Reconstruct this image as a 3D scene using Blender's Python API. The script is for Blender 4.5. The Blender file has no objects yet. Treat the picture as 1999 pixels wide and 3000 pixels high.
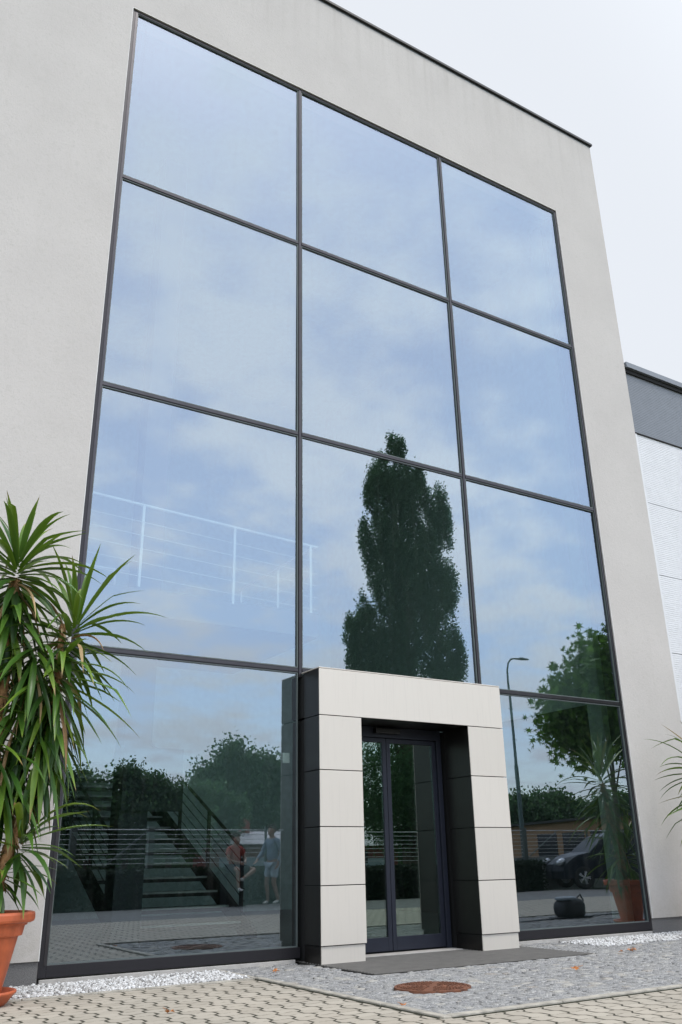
import bpy, math, random
import numpy as np
from mathutils import Vector, Matrix
R_ = math.radians
rng = np.random.default_rng(7); random.seed(7)
S = bpy.context.scene
COL = S.collection

# ------------------------------------------------------------------ camera
cam = bpy.data.cameras.new('camera'); camo = bpy.data.objects.new('camera', cam); COL.objects.link(camo)
cam.sensor_fit = 'VERTICAL'; cam.sensor_height = 24.0; cam.lens = 20.5
cam.clip_start = 0.05; cam.clip_end = 1200
CF = Vector((0.49272668, 0.78653579, 0.37226587)); CR = Vector((0.85104337, -0.52479981, -0.01761628)); CU = Vector((-0.18150923, -0.32549441, 0.92795894))
m = Matrix((CR, CU, -CF)).transposed().to_4x4(); m.translation = Vector((-4.9255, -8.8222, 0.95))
camo.matrix_world = m
S.camera = camo

# ------------------------------------------------------------------ world and sun
SUN_EL, SUN_AZ = 63, 162      # azimuth: clockwise from +Y
W = bpy.data.worlds.new('World'); S.world = W; W.use_nodes = True
nt = W.node_tree; nt.nodes.clear()
def N(nt, t, **k):
    n = nt.nodes.new(t)
    for a, b in k.items():
        if a == 'inp':
            for i, v in b.items(): n.inputs[i].default_value = v
        else: setattr(n, a, b)
    return n
def lk(nt, a, b): nt.links.new(a, b)
def M(nt, op, a, b=None, c=None, clamp=False):
    n = nt.nodes.new('ShaderNodeMath'); n.operation = op; n.use_clamp = clamp
    for i, v in enumerate((a, b, c)):
        if v is None: continue
        if isinstance(v, (int, float)): n.inputs[i].default_value = v
        else: nt.links.new(v, n.inputs[i])
    return n.outputs[0]
def ramp(nt, f, pts):
    n = nt.nodes.new('ShaderNodeValToRGB'); e = n.color_ramp.elements
    while len(e) < len(pts): e.new(0.5)
    for i, (p, c) in enumerate(pts):
        e[i].position = p; e[i].color = (c if len(c) == 4 else (*c, 1))
    nt.links.new(f, n.inputs[0]); return n.outputs[0]
tc = N(nt, 'ShaderNodeTexCoord')
sky = N(nt, 'ShaderNodeTexSky'); sky.sky_type = 'NISHITA'; sky.sun_disc = False
sky.sun_elevation = R_(SUN_EL); sky.sun_rotation = R_(SUN_AZ); sky.air_density = 1.0; sky.dust_density = 1.2; sky.ozone_density = 1.5
bg1 = N(nt, 'ShaderNodeBackground'); bg1.inputs[1].default_value = 0.15
sat = N(nt, 'ShaderNodeHueSaturation'); sat.inputs['Saturation'].default_value = 1.12; sat.inputs['Value'].default_value = 2.2; lk(nt, sky.outputs[0], sat.inputs['Color']); lk(nt, sat.outputs[0], bg1.inputs[0])
sx = N(nt, 'ShaderNodeSeparateXYZ'); lk(nt, tc.outputs['Generated'], sx.inputs[0])
zz = M(nt, 'ADD', M(nt, 'MAXIMUM', sx.outputs[2], 0.0), 0.22)
cx = M(nt, 'DIVIDE', sx.outputs[0], zz); cy = M(nt, 'DIVIDE', sx.outputs[1], zz)
cb = N(nt, 'ShaderNodeCombineXYZ'); lk(nt, cx, cb.inputs[0]); lk(nt, cy, cb.inputs[1])
mp = N(nt, 'ShaderNodeMapping'); mp.inputs['Scale'].default_value = (1.25, 1.35, 1); mp.inputs['Rotation'].default_value = (0, 0, 0.5); mp.inputs['Location'].default_value = (3.1, 1.7, 0)
lk(nt, cb.outputs[0], mp.inputs[0])
n1 = N(nt, 'ShaderNodeTexNoise'); n1.inputs['Scale'].default_value = 2.0; n1.inputs['Detail'].default_value = 5; n1.inputs['Roughness'].default_value = 0.5; lk(nt, mp.outputs[0], n1.inputs['Vector'])
n2 = N(nt, 'ShaderNodeTexNoise'); n2.inputs['Scale'].default_value = 6.0; n2.inputs['Detail'].default_value = 4; lk(nt, mp.outputs[0], n2.inputs['Vector'])
cl = M(nt, 'ADD', M(nt, 'MULTIPLY', n1.outputs[0], 0.62), M(nt, 'MULTIPLY', n2.outputs[0], 0.38))
# the sheet of cloud is closed over the building and thinner behind the viewer
cov = M(nt, 'MULTIPLY', N(nt, 'ShaderNodeMapRange').outputs[0], 0.4)
mrc = cov.node.inputs[0].links[0].from_node; mrc.interpolation_type = 'SMOOTHSTEP'; mrc.inputs[1].default_value = -.5; mrc.inputs[2].default_value = .9; lk(nt, sx.outputs[1], mrc.inputs[0])
cm = N(nt, 'ShaderNodeMapRange', inp={1: 0.42, 2: 0.60, 3: 0.45, 4: 0.98}); cm.interpolation_type = 'SMOOTHSTEP'
lk(nt, M(nt, 'ADD', cl, cov), cm.inputs[0])
bg2 = N(nt, 'ShaderNodeBackground'); bg2.inputs[0].default_value = (0.90, 0.94, 1.0, 1); 
br = N(nt, 'ShaderNodeMapRange', inp={1: -0.45, 2: 0.45, 3: 2.38, 4: 0.92}); br.interpolation_type = 'SMOOTHSTEP'; lk(nt, sx.outputs[1], br.inputs[0]); 
lo = N(nt, 'ShaderNodeMapRange', inp={1: 0.0, 2: 0.42, 3: 0.54, 4: 1.0}); lo.interpolation_type = 'SMOOTHSTEP'; lk(nt, sx.outputs[2], lo.inputs[0])
side = N(nt, 'ShaderNodeMapRange', inp={1: -0.3, 2: 0.3, 3: 0.0, 4: 1.0}); lk(nt, sx.outputs[1], side.inputs[0])
lk(nt, M(nt, 'MULTIPLY', br.outputs[0], M(nt, 'MAXIMUM', lo.outputs[0], side.outputs[0])), bg2.inputs[1])
mx = N(nt, 'ShaderNodeMixShader'); lk(nt, cm.outputs[0], mx.inputs[0]); lk(nt, bg1.outputs[0], mx.inputs[1]); lk(nt, bg2.outputs[0], mx.inputs[2])
wo = N(nt, 'ShaderNodeOutputWorld'); lk(nt, mx.outputs[0], wo.inputs[0])
sd = bpy.data.lights.new('sun', 'SUN'); sd.energy = 1.5; sd.angle = R_(11); sd.color = (1.0, 0.95, 0.88)
so = bpy.data.objects.new('sun', sd); COL.objects.link(so)
so.rotation_euler = (R_(90 - SUN_EL), 0, R_(180 - SUN_AZ))
S.view_settings.view_transform = 'Standard'; S.view_settings.look = 'None'; S.view_settings.exposure = 0; S.view_settings.gamma = 1
S.cycles.max_bounces = 10; S.cycles.transparent_max_bounces = 16; S.cycles.glossy_bounces = 6
S.cycles.caustics_reflective = False; S.cycles.caustics_refractive = False

# ------------------------------------------------------------------ helpers
def tag(o, label=None, cat=None, group=None, kind=None):
    for k, v in (('label', label), ('category', cat), ('group', group), ('kind', kind)):
        if v: o[k] = v
    return o
def empty(name, loc, label, cat, group=None, rz=0):
    o = bpy.data.objects.new(name, None); COL.objects.link(o); o.location = loc; o.rotation_euler = (0, 0, rz); o.empty_display_size = 0.2
    return tag(o, label, cat, group)
def link(name, me, mat, parent=None, local=False, smooth=False):
    o = bpy.data.objects.new(name, me); COL.objects.link(o)
    if mat is not None:
        for q in (mat if isinstance(mat, (list, tuple)) else [mat]): me.materials.append(q)
    if smooth: me.polygons.foreach_set('use_smooth', [True] * len(me.polygons))
    if parent is not None:
        o.parent = parent
        if not local:      # geometry given in world coordinates under an unrotated empty
            o.matrix_parent_inverse = Matrix.Translation(-Vector(parent.location))
            if parent.rotation_euler.z: o.matrix_parent_inverse = (Matrix.Translation(parent.location) @ parent.rotation_euler.to_matrix().to_4x4()).inverted()
    return o
class MB:
    def __init__(s): s.v = []; s.f = []; s.mi = []
    def add(s, vs, fs, mi=0):
        b = len(s.v); s.v += [tuple(v) for v in vs]; s.f += [tuple(b + i for i in f) for f in fs]; s.mi += [mi] * len(fs); return s
    def box(s, a, b, mi=0):
        x0, y0, z0 = a; x1, y1, z1 = b
        v = [(x0, y0, z0), (x1, y0, z0), (x1, y1, z0), (x0, y1, z0), (x0, y0, z1), (x1, y0, z1), (x1, y1, z1), (x0, y1, z1)]
        return s.add(v, [(0, 3, 2, 1), (4, 5, 6, 7), (0, 1, 5, 4), (1, 2, 6, 5), (2, 3, 7, 6), (3, 0, 4, 7)], mi)
    def beam(s, p, q, w, h=None, up=(0, 0, 1), mi=0):
        p = Vector(p); q = Vector(q); d = (q - p).normalized(); h = h or w; u = Vector(up)
        if abs(d.dot(u)) > .99: u = Vector((0, 1, 0))
        a = d.cross(u).normalized() * w / 2; b = a.cross(d).normalized() * h / 2
        v = [p - a - b, p + a - b, p + a + b, p - a + b, q - a - b, q + a - b, q + a + b, q - a + b]
        return s.add(v, [(0, 1, 2, 3), (7, 6, 5, 4), (4, 5, 1, 0), (5, 6, 2, 1), (6, 7, 3, 2), (7, 4, 0, 3)], mi)
    def tube(s, pts, rad, n=8, mi=0, cap=True):
        pts = [Vector(p) for p in pts]; rad = rad if isinstance(rad, (list, tuple)) else [rad] * len(pts)
        b = len(s.v); pa = None
        for i, p in enumerate(pts):
            d = (pts[min(i + 1, len(pts) - 1)] - pts[max(i - 1, 0)]).normalized()
            if pa is None:
                pa = d.cross(Vector((0.31, 0.2, 0.93))); pa = pa if pa.length > .05 else d.cross(Vector((1, 0, 0)))
            pa = (pa - d * pa.dot(d)).normalized(); pb = d.cross(pa)
            for k in range(n):
                t = 2 * math.pi * k / n; s.v.append(tuple(p + (pa * math.cos(t) + pb * math.sin(t)) * rad[i]))
        for i in range(len(pts) - 1):
            for k in range(n):
                s.f.append((b + i * n + k, b + i * n + (k + 1) % n, b + (i + 1) * n + (k + 1) % n, b + (i + 1) * n + k)); s.mi.append(mi)
        if cap:
            s.f.append(tuple(b + k for k in range(n))[::-1]); s.mi.append(mi)
            e = b + (len(pts) - 1) * n; s.f.append(tuple(e + k for k in range(n))); s.mi.append(mi)
        return s
    def lathe(s, c, prof, n=48, mi=0):
        b = len(s.v)
        for r, z in prof:
            for k in range(n):
                t = 2 * math.pi * k / n; s.v.append((c[0] + r * math.cos(t), c[1] + r * math.sin(t), c[2] + z))
        for i in range(len(prof) - 1):
            for k in range(n):
                s.f.append((b + i * n + k, b + i * n + (k + 1) % n, b + (i + 1) * n + (k + 1) % n, b + (i + 1) * n + k)); s.mi.append(mi)
        return s
    def build(s, name, mat, parent=None, local=False, smooth=False, bevel=0):
        me = bpy.data.meshes.new(name); me.from_pydata(s.v, [], s.f)
        o = link(name, me, mat, parent, local, smooth)
        if isinstance(mat, (list, tuple)): me.polygons.foreach_set('material_index', s.mi)
        me.update()
        if bevel:
            mo = o.modifiers.new('bevel', 'BEVEL'); mo.width = bevel; mo.segments = 2; mo.limit_method = 'ANGLE'
        return o
def npmesh(name, verts, faces_n, idx, mat, parent=None, attr=None, smooth=False, local=False):
    """verts (V,3); every face has faces_n corners; idx flat"""
    me = bpy.data.meshes.new(name); nv = len(verts); nf = len(idx) // faces_n
    me.vertices.add(nv); me.vertices.foreach_set('co', np.ascontiguousarray(verts, np.float32).ravel())
    me.loops.add(len(idx)); me.loops.foreach_set('vertex_index', np.asarray(idx, np.int32))
    me.polygons.add(nf); me.polygons.foreach_set('loop_start', np.arange(0, len(idx), faces_n, dtype=np.int32))
    try: me.polygons.foreach_set('loop_total', np.full(nf, faces_n, np.int32))
    except Exception: pass
    if attr is not None:
        a = me.attributes.new('rnd', 'FLOAT', 'POINT'); a.data.foreach_set('value', np.asarray(attr, np.float32))
    me.update(calc_edges=True); me.validate()
    return link(name, me, mat, parent, local, smooth)

# ------------------------------------------------------------------ materials
def mat(name):
    m = bpy.data.materials.new(name); m.use_nodes = True; t = m.node_tree
    return m, t, t.nodes['Principled BSDF']
def coords(t, scale=None, kind='Object'):
    c = N(t, 'ShaderNodeTexCoord'); o = c.outputs[kind]
    if scale:
        p = N(t, 'ShaderNodeMapping'); p.inputs['Scale'].default_value = scale; lk(t, o, p.inputs[0]); o = p.outputs[0]
    return o
def noise(t, vec, sc, det=4, ro=.55):
    n = N(t, 'ShaderNodeTexNoise'); n.inputs['Scale'].default_value = sc; n.inputs['Detail'].default_value = det; n.inputs['Roughness'].default_value = ro
    lk(t, vec, n.inputs['Vector']); return n.outputs[0]
def bump(t, b, h, st=.3, d=.01):
    n = N(t, 'ShaderNodeBump'); n.inputs['Strength'].default_value = st; n.inputs['Distance'].default_value = d
    lk(t, h, n.inputs['Height']); lk(t, n.outputs[0], b.inputs['Normal'])
def mixc(t, f, a, b, mode='MIX'):
    n = N(t, 'ShaderNodeMix'); n.data_type = 'RGBA'; n.blend_type = mode
    if isinstance(f, (int, float)): n.inputs[0].default_value = f
    else: lk(t, f, n.inputs[0])
    for i, v in ((6, a), (7, b)):
        if isinstance(v, (tuple, list)): n.inputs[i].default_value = (*v[:3], 1)
        else: lk(t, v, n.inputs[i])
    return n.outputs[2]
def simple(name, c, ro=.6, me=0, var=.12, sc=8, bs=0, bsc=60, spec=None, coat=0, bd=.01):
    m, t, b = mat(name); v = coords(t); n = noise(t, v, sc)
    lo = tuple(x * (1 - var) for x in c); hi = tuple(min(1, x * (1 + var)) for x in c)
    lk(t, ramp(t, n, [(.3, lo), (.7, hi)]), b.inputs['Base Color'])
    b.inputs['Roughness'].default_value = ro; b.inputs['Metallic'].default_value = me
    if spec is not None: b.inputs['Specular IOR Level'].default_value = spec
    if coat: b.inputs['Coat Weight'].default_value = coat
    if bs: bump(t, b, noise(t, v, bsc, 3), bs, bd)
    return m
def plaster():
    m, t, b = mat('plaster'); v = coords(t)
    n = noise(t, v, .9, 5, .6); st = noise(t, coords(t, (6, 6, .22)), 1.6, 4)
    c = mixc(t, ramp(t, n, [(.32, (0, 0, 0)), (.72, (1, 1, 1))]), (.515, .485, .455), (.565, .533, .50))
    c = mixc(t, ramp(t, st, [(.6, (0, 0, 0)), (.9, (.35, .35, .35))]), c, (.465, .44, .40))
    sp = noise(t, v, 60, 3)
    c = mixc(t, ramp(t, sp, [(.3, (.75, .75, .75)), (.45, (0, 0, 0))]), c, (.47, .45, .41))
    c = mixc(t, ramp(t, noise(t, v, 14, 5, .7), [(.55, (0, 0, 0)), (.75, (.5, .5, .5))]), c, (.45, .43, .39))
    sp3 = N(t, 'ShaderNodeSeparateXYZ'); lk(t, v, sp3.inputs[0])
    hi = N(t, 'ShaderNodeMapRange', inp={1: 12.6, 2: 14.1, 3: 0.0, 4: 1.0}); lk(t, sp3.outputs[2], hi.inputs[0])
    rs = noise(t, coords(t, (5, 5, .12)), 1.3, 5, .7)
    c = mixc(t, M(t, 'MULTIPLY', hi.outputs[0], ramp(t, rs, [(.48, (0, 0, 0)), (.75, (.55, .55, .55))])), c, (.40, .375, .34))
    lo_ = N(t, 'ShaderNodeMapRange', inp={1: .187, 2: .62, 3: 1.0, 4: 0.0}); lk(t, sp3.outputs[2], lo_.inputs[0])
    c = mixc(t, M(t, 'MULTIPLY', lo_.outputs[0], ramp(t, noise(t, v, 5, 5, .7), [(.35, (.1, .1, .1)), (.7, (.6, .6, .6))])), c, (.36, .33, .27))
    lk(t, c, b.inputs['Base Color']); b.inputs['Roughness'].default_value = .93; b.inputs['Specular IOR Level'].default_value = .2
    bump(t, b, M(t, 'ADD', noise(t, v, 160, 2), M(t, 'MULTIPLY', noise(t, v, 28, 3), 1.3)), .35, .006)
    return m
def glass(name, tint, r0=.36, refl=(.80, .92, 1.0)):
    m = bpy.data.materials.new(name); m.use_nodes = True; t = m.node_tree; t.nodes.clear()
    g = N(t, 'ShaderNodeBsdfGlossy'); g.inputs['Color'].default_value = (*refl, 1); g.inputs['Roughness'].default_value = 0.0
    tr = N(t, 'ShaderNodeBsdfTransparent'); tr.inputs['Color'].default_value = (*tint, 1)
    lw = N(t, 'ShaderNodeLayerWeight'); lw.inputs['Blend'].default_value = .5
    f = M(t, 'ADD', M(t, 'MULTIPLY', M(t, 'POWER', lw.outputs['Facing'], 4.0), 1 - r0), r0, clamp=True)
    # rain streaks and dust hanging from the top edge of the glass
    d = N(t, 'ShaderNodeBsdfDiffuse'); d.inputs['Color'].default_value = (.5, .5, .48, 1)
    sn = noise(t, coords(t, (9, 1, .35)), 2.2, 5, .65)
    v = coords(t)
    m1 = N(t, 'ShaderNodeMixShader'); lk(t, f, m1.inputs[0]); lk(t, tr.outputs[0], m1.inputs[1]); lk(t, g.outputs[0], m1.inputs[2])
    m2 = N(t, 'ShaderNodeMixShader'); lk(t, M(t, 'MULTIPLY', ramp(t, sn, [(.5, (0, 0, 0)), (.8, (1, 1, 1))]), .02), m2.inputs[0]); lk(t, m1.outputs[0], m2.inputs[1]); lk(t, d.outputs[0], m2.inputs[2])
    o = N(t, 'ShaderNodeOutputMaterial'); lk(t, m2.outputs[0], o.inputs[0])
    return m
def pavers():
    m, t, b = mat('concrete_pavers'); v = coords(t)
    s = N(t, 'ShaderNodeSeparateXYZ'); lk(t, v, s.inputs[0]); X, Y = s.outputs[0], s.outputs[1]
    nj = noise(t, v, 14, 3); nj2 = noise(t, v, 55, 3)
    # zigzag joint running towards the viewer
    ph = M(t, 'MULTIPLY', Y, 2 * math.pi / .24)
    z = M(t, 'MINIMUM', M(t, 'MAXIMUM', M(t, 'MULTIPLY', M(t, 'SINE', ph), 1.9), -1.0), 1.0)
    u = M(t, 'DIVIDE', M(t, 'ADD', X, M(t, 'MULTIPLY', z, .022)), .172)
    fu = M(t, 'FRACT', u); iu = M(t, 'FLOOR', u)
    d1 = M(t, 'MULTIPLY', M(t, 'SUBTRACT', .5, M(t, 'ABSOLUTE', M(t, 'SUBTRACT', fu, .5))), .172)
    w1 = M(t, 'ADD', M(t, 'MULTIPLY', nj, .026), M(t, 'MULTIPLY', nj2, .008)); w1 = M(t, 'SUBTRACT', w1, .0045)
    j1 = M(t, 'SUBTRACT', 1.0, M(t, 'DIVIDE', d1, w1), clamp=True)
    vv = M(t, 'ADD', M(t, 'DIVIDE', Y, .12), M(t, 'MULTIPLY', M(t, 'SINE', M(t, 'MULTIPLY', M(t, 'ADD', fu, 0.0), 2 * math.pi)), .05))
    fv = M(t, 'FRACT', vv); iv = M(t, 'FLOOR', vv)
    d2 = M(t, 'MULTIPLY', M(t, 'SUBTRACT', .5, M(t, 'ABSOLUTE', M(t, 'SUBTRACT', fv, .5))), .12)
    w2 = M(t, 'MAXIMUM', M(t, 'MULTIPLY', M(t, 'SUBTRACT', nj, .44), .04), .0002)
    j2 = M(t, 'MULTIPLY', M(t, 'SUBTRACT', 1.0, M(t, 'DIVIDE', d2, w2), clamp=True), .8)
    j = M(t, 'POWER', M(t, 'MAXIMUM', j1, j2), .32)
    cb = N(t, 'ShaderNodeCombineXYZ'); lk(t, iu, cb.inputs[0]); lk(t, iv, cb.inputs[1])
    wn = N(t, 'ShaderNodeTexWhiteNoise'); lk(t, cb.outputs[0], wn.inputs['Vector'])
    base = mixc(t, wn.outputs['Value'], (.375, .335, .275), (.455, .41, .34))
    base = mixc(t, ramp(t, noise(t, v, 1.1, 4), [(.35, (0, 0, 0)), (.75, (.45, .45, .45))]), base, (.295, .28, .24))
    base = mixc(t, ramp(t, noise(t, v, 230, 2), [(.3, (.5, .5, .5)), (.45, (0, 0, 0))]), base, (.26, .245, .2))
    dirt = ramp(t, noise(t, v, 23, 5, .7), [(.66, (0, 0, 0)), (.72, (1, 1, 1))])
    base = mixc(t, M(t, 'MULTIPLY', dirt, .55), base, (.09, .075, .045))
    base = mixc(t, j, base, mixc(t, noise(t, v, 6), (.014, .012, .008), (.022, .025, .01)))
    lk(t, base, b.inputs['Base Color']); b.inputs['Roughness'].default_value = .9; b.inputs['Specular IOR Level'].default_value = .25
    bump(t, b, M(t, 'SUBTRACT', M(t, 'MULTIPLY', noise(t, v, 200, 2), .15), j), .8, .006)
    return m
def attr_ramp(name, pts, ro=.8, nsc=60, bs=.4, bd=.004, spec=.3):
    m, t, b = mat(name); a = N(t, 'ShaderNodeAttribute'); a.attribute_name = 'rnd'; v = coords(t)
    c = ramp(t, a.outputs['Fac'], pts)
    c = mixc(t, ramp(t, noise(t, v, nsc, 3), [(.35, (0, 0, 0)), (.7, (.6, .6, .6))]), c, mixc(t, .5, c, (1, 1, 1), 'SOFT_LIGHT'))
    c2 = mixc(t, ramp(t, noise(t, v, nsc * 2.3, 3), [(.3, (.55, .55, .55)), (.5, (0, 0, 0))]), c, mixc(t, 1.0, c, (.55, .55, .55), 'MULTIPLY'))
    lk(t, c2, b.inputs['Base Color']); b.inputs['Roughness'].default_value = ro; b.inputs['Specular IOR Level'].default_value = spec
    if bs: bump(t, b, noise(t, v, nsc * 2), bs, bd)
    return m
def granite():
    m, t, b = mat('granite_setts'); a = N(t, 'ShaderNodeAttribute'); a.attribute_name = 'rnd'; v = coords(t)
    c = ramp(t, a.outputs['Fac'], [(0, (.195, .195, .198)), (.3, (.225, .225, .225)), (.7, (.25, .249, .245)), (.88, (.28, .275, .265)), (.96, (.36, .345, .31)), (1, (.27, .24, .21))])
    c = mixc(t, ramp(t, noise(t, v, 62, 5, .8), [(.50, (0, 0, 0)), (.60, (.8, .8, .8))]), c, (.50, .49, .46))
    c = mixc(t, ramp(t, noise(t, coords(t, (24, 60, 60)), 1.0, 5, .85), [(.36, (.95, .95, .95)), (.44, (0, 0, 0))]), c, (.055, .055, .057))
    lk(t, c, b.inputs['Base Color']); b.inputs['Roughness'].default_value = .9; b.inputs['Specular IOR Level'].default_value = .2
    bump(t, b, noise(t, v, 90, 3), .6, .006)
    return m
def leafmat(name, pts, tr=(.10, .16, .02), ro=.5, trw=.25):
    m, t, b = mat(name); a = N(t, 'ShaderNodeAttribute'); a.attribute_name = 'rnd'
    c = ramp(t, a.outputs['Fac'], pts); lk(t, c, b.inputs['Base Color']); b.inputs['Roughness'].default_value = ro; b.inputs['Specular IOR Level'].default_value = .35
    tl = N(t, 'ShaderNodeBsdfTranslucent'); tl.inputs[0].default_value = (*tr, 1)
    mx = N(t, 'ShaderNodeMixShader'); mx.inputs[0].default_value = trw
    lk(t, b.outputs[0], mx.inputs[1]); lk(t, tl.outputs[0], mx.inputs[2]); lk(t, mx.outputs[0], t.nodes['Material Output'].inputs[0])
    return m
def panelmetal(name, c, me, ro, streak):
    m, t, b = mat(name); v = coords(t)
    s = noise(t, coords(t, (14, 14, .5)), 3.2, 4, .6); n = noise(t, v, 1.3, 4)
    col = mixc(t, ramp(t, s, [(.52, (0, 0, 0)), (.75, (streak, streak, streak))]), c, tuple(x * .72 for x in c))
    col = mixc(t, ramp(t, n, [(.3, (0, 0, 0)), (.8, (.3, .3, .3))]), col, (c[0] * .93, c[1] * .92, c[2] * .9))
    oi = N(t, 'ShaderNodeObjectInfo'); col = mixc(t, 1.0, col, ramp(t, oi.outputs['Random'], [(0, (.93, .93, .925)), (1, (1, 1, 1))]), 'MULTIPLY')
    lk(t, col, b.inputs['Base Color']); b.inputs['Metallic'].default_value = me
    lk(t, M(t, 'MULTIPLY_ADD', n, .15, ro - .07), b.inputs['Roughness']); return m
MT = dict(
 plaster=plaster(), bead=simple('white_bead', (.78, .77, .74), .7), plinth=simple('rough_plinth', (.16, .155, .15), .95, bs=.6, bsc=140, var=.25, sc=90),
 coping=simple('roof_edge_metal', (.045, .043, .04), .45, .6), frame=panelmetal('frame_aluminium', (.032, .030, .034), .5, .38, .3), gasket=simple('black_gasket', (.012, .012, .013), .5),
 frame_hi=simple('frame_cap_aluminium', (.062, .058, .062), .32, .8), glass=glass('facade_glass', (.76, .86, .84), .285, (.78, .88, 1.0)), glass_back=glass('facade_glass_back', (.92, .95, .94), .03, (.5, .75, .7)), doorglass=glass('door_glass', (.62, .72, .68), .21, (.8, .95, .92)),
 panel=panelmetal('light_cladding', (.665, .615, .545), .15, .42, .22), panel_shaded=panelmetal('shaded_cladding', (.065, .061, .057), .9, .34, .3), core=simple('black_core', (.008, .008, .008), .8),
 doorframe=simple('blue_grey_door_frame', (.017, .02, .032), .45, .2, .1), sill=simple('pale_concrete', (.42, .40, .37), .9, bs=.3, bsc=80),
 kerb=simple('kerb_concrete', (.36, .335, .285), .92, bs=.5, bsc=90, var=.3, sc=9), pavers=pavers(),
 sett=granite(),
 joint=simple('joint_sand', (.05, .048, .042), .95, var=.7, sc=60, bs=.5), gravel=attr_ramp('white_marble_gravel', [(0, (.22, .21, .20)), (.3, (.50, .49, .47)), (.6, (.60, .595, .58)), (1, (.74, .74, .73))], .75, 40, .2),
 gravelbase=simple('gravel_bed', (.30, .29, .27), .95, var=.4, sc=50), asphalt=simple('pale_asphalt', (.15, .148, .142), .95, var=.2, sc=3, bs=.3, bsc=120),
 grass=simple('grass', (.05, .075, .025), .9, var=.4, sc=3, bs=.5, bsc=30), rust=simple('rusty_cast_iron', (.16, .065, .035), .8, .2, .4, 18, .4, 90),
 mat_=simple('mat_rubber', (.028, .026, .022), .8, var=.3, sc=20), mat_edge=simple('mat_aluminium', (.16, .15, .135), .7, .1),
 pot=simple('terracotta_plastic', (.46, .105, .037), .5, var=.22, sc=9, bs=.1, bsc=30), soil=simple('soil', (.05, .035, .022), .95, var=.4, sc=30, bs=.6),
 bark_y=simple('yucca_trunk', (.30, .16, .07), .9, var=.5, sc=22, bs=.8, bsc=35), bark=simple('tree_bark', (.10, .08, .06), .9, var=.3, sc=12, bs=.6, bsc=30),
 pane_edge=simple('pane_edge', (.10, .12, .115), .5), steel_dark=simple('dark_steel', (.008, .008, .009), .5, .2), white_rail=simple('white_rail', (.55, .55, .55), .5), conc_in=simple('interior_concrete', (.30, .37, .32), .8), wall_in=simple('interior_wall', (.36, .42, .40), .9),
 floor_in=simple('interior_floor', (.06, .06, .063), .45), tread=simple('stair_tread_nosing', (.34, .35, .34), .5),
 white_metal=simple('white_sheet_metal', (.70, .70, .705), .5, .0, .03), grey_metal=simple('grey_sheet_metal', (.19, .205, .225), .5, .2, .05),
 black=simple('black_fabric', (.013, .013, .015), .6), wire=simple('galvanised_wire', (.50, .52, .53), .5, .1), post=simple('fence_post', (.09, .11, .10), .6),
 redwall=simple('red_brick_wall', (.17, .06, .045), .9, var=.2), paleroof=simple('pale_roof', (.55, .53, .55), .8), chim=simple('red_chimney_brick', (.36, .09, .07), .9),
 tanwall=simple('tan_render', (.32, .19, .10), .9, var=.15), darkwin=simple('dark_window', (.02, .022, .025), .15), lampgreen=simple('painted_lamp_pole', (.10, .155, .15), .55),
 skin=simple('skin', (.34, .20, .15), .6, var=.06), orange=simple('orange_cotton', (.36, .07, .05), .85), bluegrey=simple('grey_blue_cotton', (.20, .26, .33), .9), paleshort=simple('pale_blue_cotton', (.42, .5, .58), .9), darkshort=simple('dark_cotton', (.03, .035, .05), .9), hair=simple('brown_hair', (.06, .04, .025), .8), shoe=simple('white_shoe', (.6, .6, .58), .7),
 carpaint=simple('dark_blue_car_paint', (.006, .009, .018), .4, .0, .05, spec=.25), tyre=simple('tyre_rubber', (.015, .015, .015), .8), alloy=simple('alloy_rim', (.5, .5, .5), .3, .8), lampglass=simple('clear_lamp_glass', (.6, .62, .65), .1, .4),
 bagtop=simple('grey_bag_top', (.22, .25, .28), .5), box=simple('white_plastic', (.7, .72, .7), .5), deadleaf=simple('dead_leaf', (.42, .16, .045), .7, var=.4, sc=40),
)
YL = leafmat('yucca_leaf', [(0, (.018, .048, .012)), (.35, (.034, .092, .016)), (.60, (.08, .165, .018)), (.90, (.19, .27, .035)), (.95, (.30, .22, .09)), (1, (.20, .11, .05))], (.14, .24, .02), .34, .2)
YD = leafmat('dry_yucca_leaf', [(0, (.20, .10, .04)), (1, (.52, .38, .2))], (.2, .12, .05), .7, .15)
TL = leafmat('poplar_leaf', [(0, (.045, .085, .05)), (.6, (.09, .155, .08)), (1, (.16, .23, .10))], (.12, .24, .09), .6, .45)
ML = leafmat('maple_leaf', [(0, (.05, .11, .02)), (.6, (.08, .17, .03)), (1, (.14, .24, .05))], (.16, .32, .04), .5, .4)
HL = leafmat('hedge_leaf', [(0, (.012, .024, .012)), (.7, (.022, .042, .018)), (1, (.04, .065, .025))], (.02, .04, .01), .7, .1)

# ------------------------------------------------------------------ ground and paving
def sheet(name, x0, x1, y0, y1, z, m, kind='structure'):
    o = MB().add([(x0, y0, z), (x1, y0, z), (x1, y1, z), (x0, y1, z)], [(0, 1, 2, 3)]).build(name, m); return tag(o, kind=kind)
sheet('ground', -400, 400, -400, 400, -.06, MT['grass'])
KX, KY = -.93, -3.60         # inner corner of the edging
sheet('pavement', -30, KX, -8.2, -.93, 0.0, MT['pavers'])
sheet('pavement', KX, 30, -8.2, KY - .0, 0.0, MT['pavers'])
sheet('road', -60, 60, -12.45, -8.2, -.004, MT['asphalt'])
sheet('apron_bed', KX, 14, KY, -.02, -.012, MT['joint'])
sheet('gravel_bed', -30, KX, -.93, -.02, -.02, MT['gravelbase'])
def kerb(name, segs, label):
    b = MB()
    for (x0, x1, y0, y1, z) in segs: b.box((x0, y0, -.05), (x1, y1, z))
    return tag(b.build(name, MT['kerb'], bevel=.006), kind='structure')
seg = []
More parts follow.
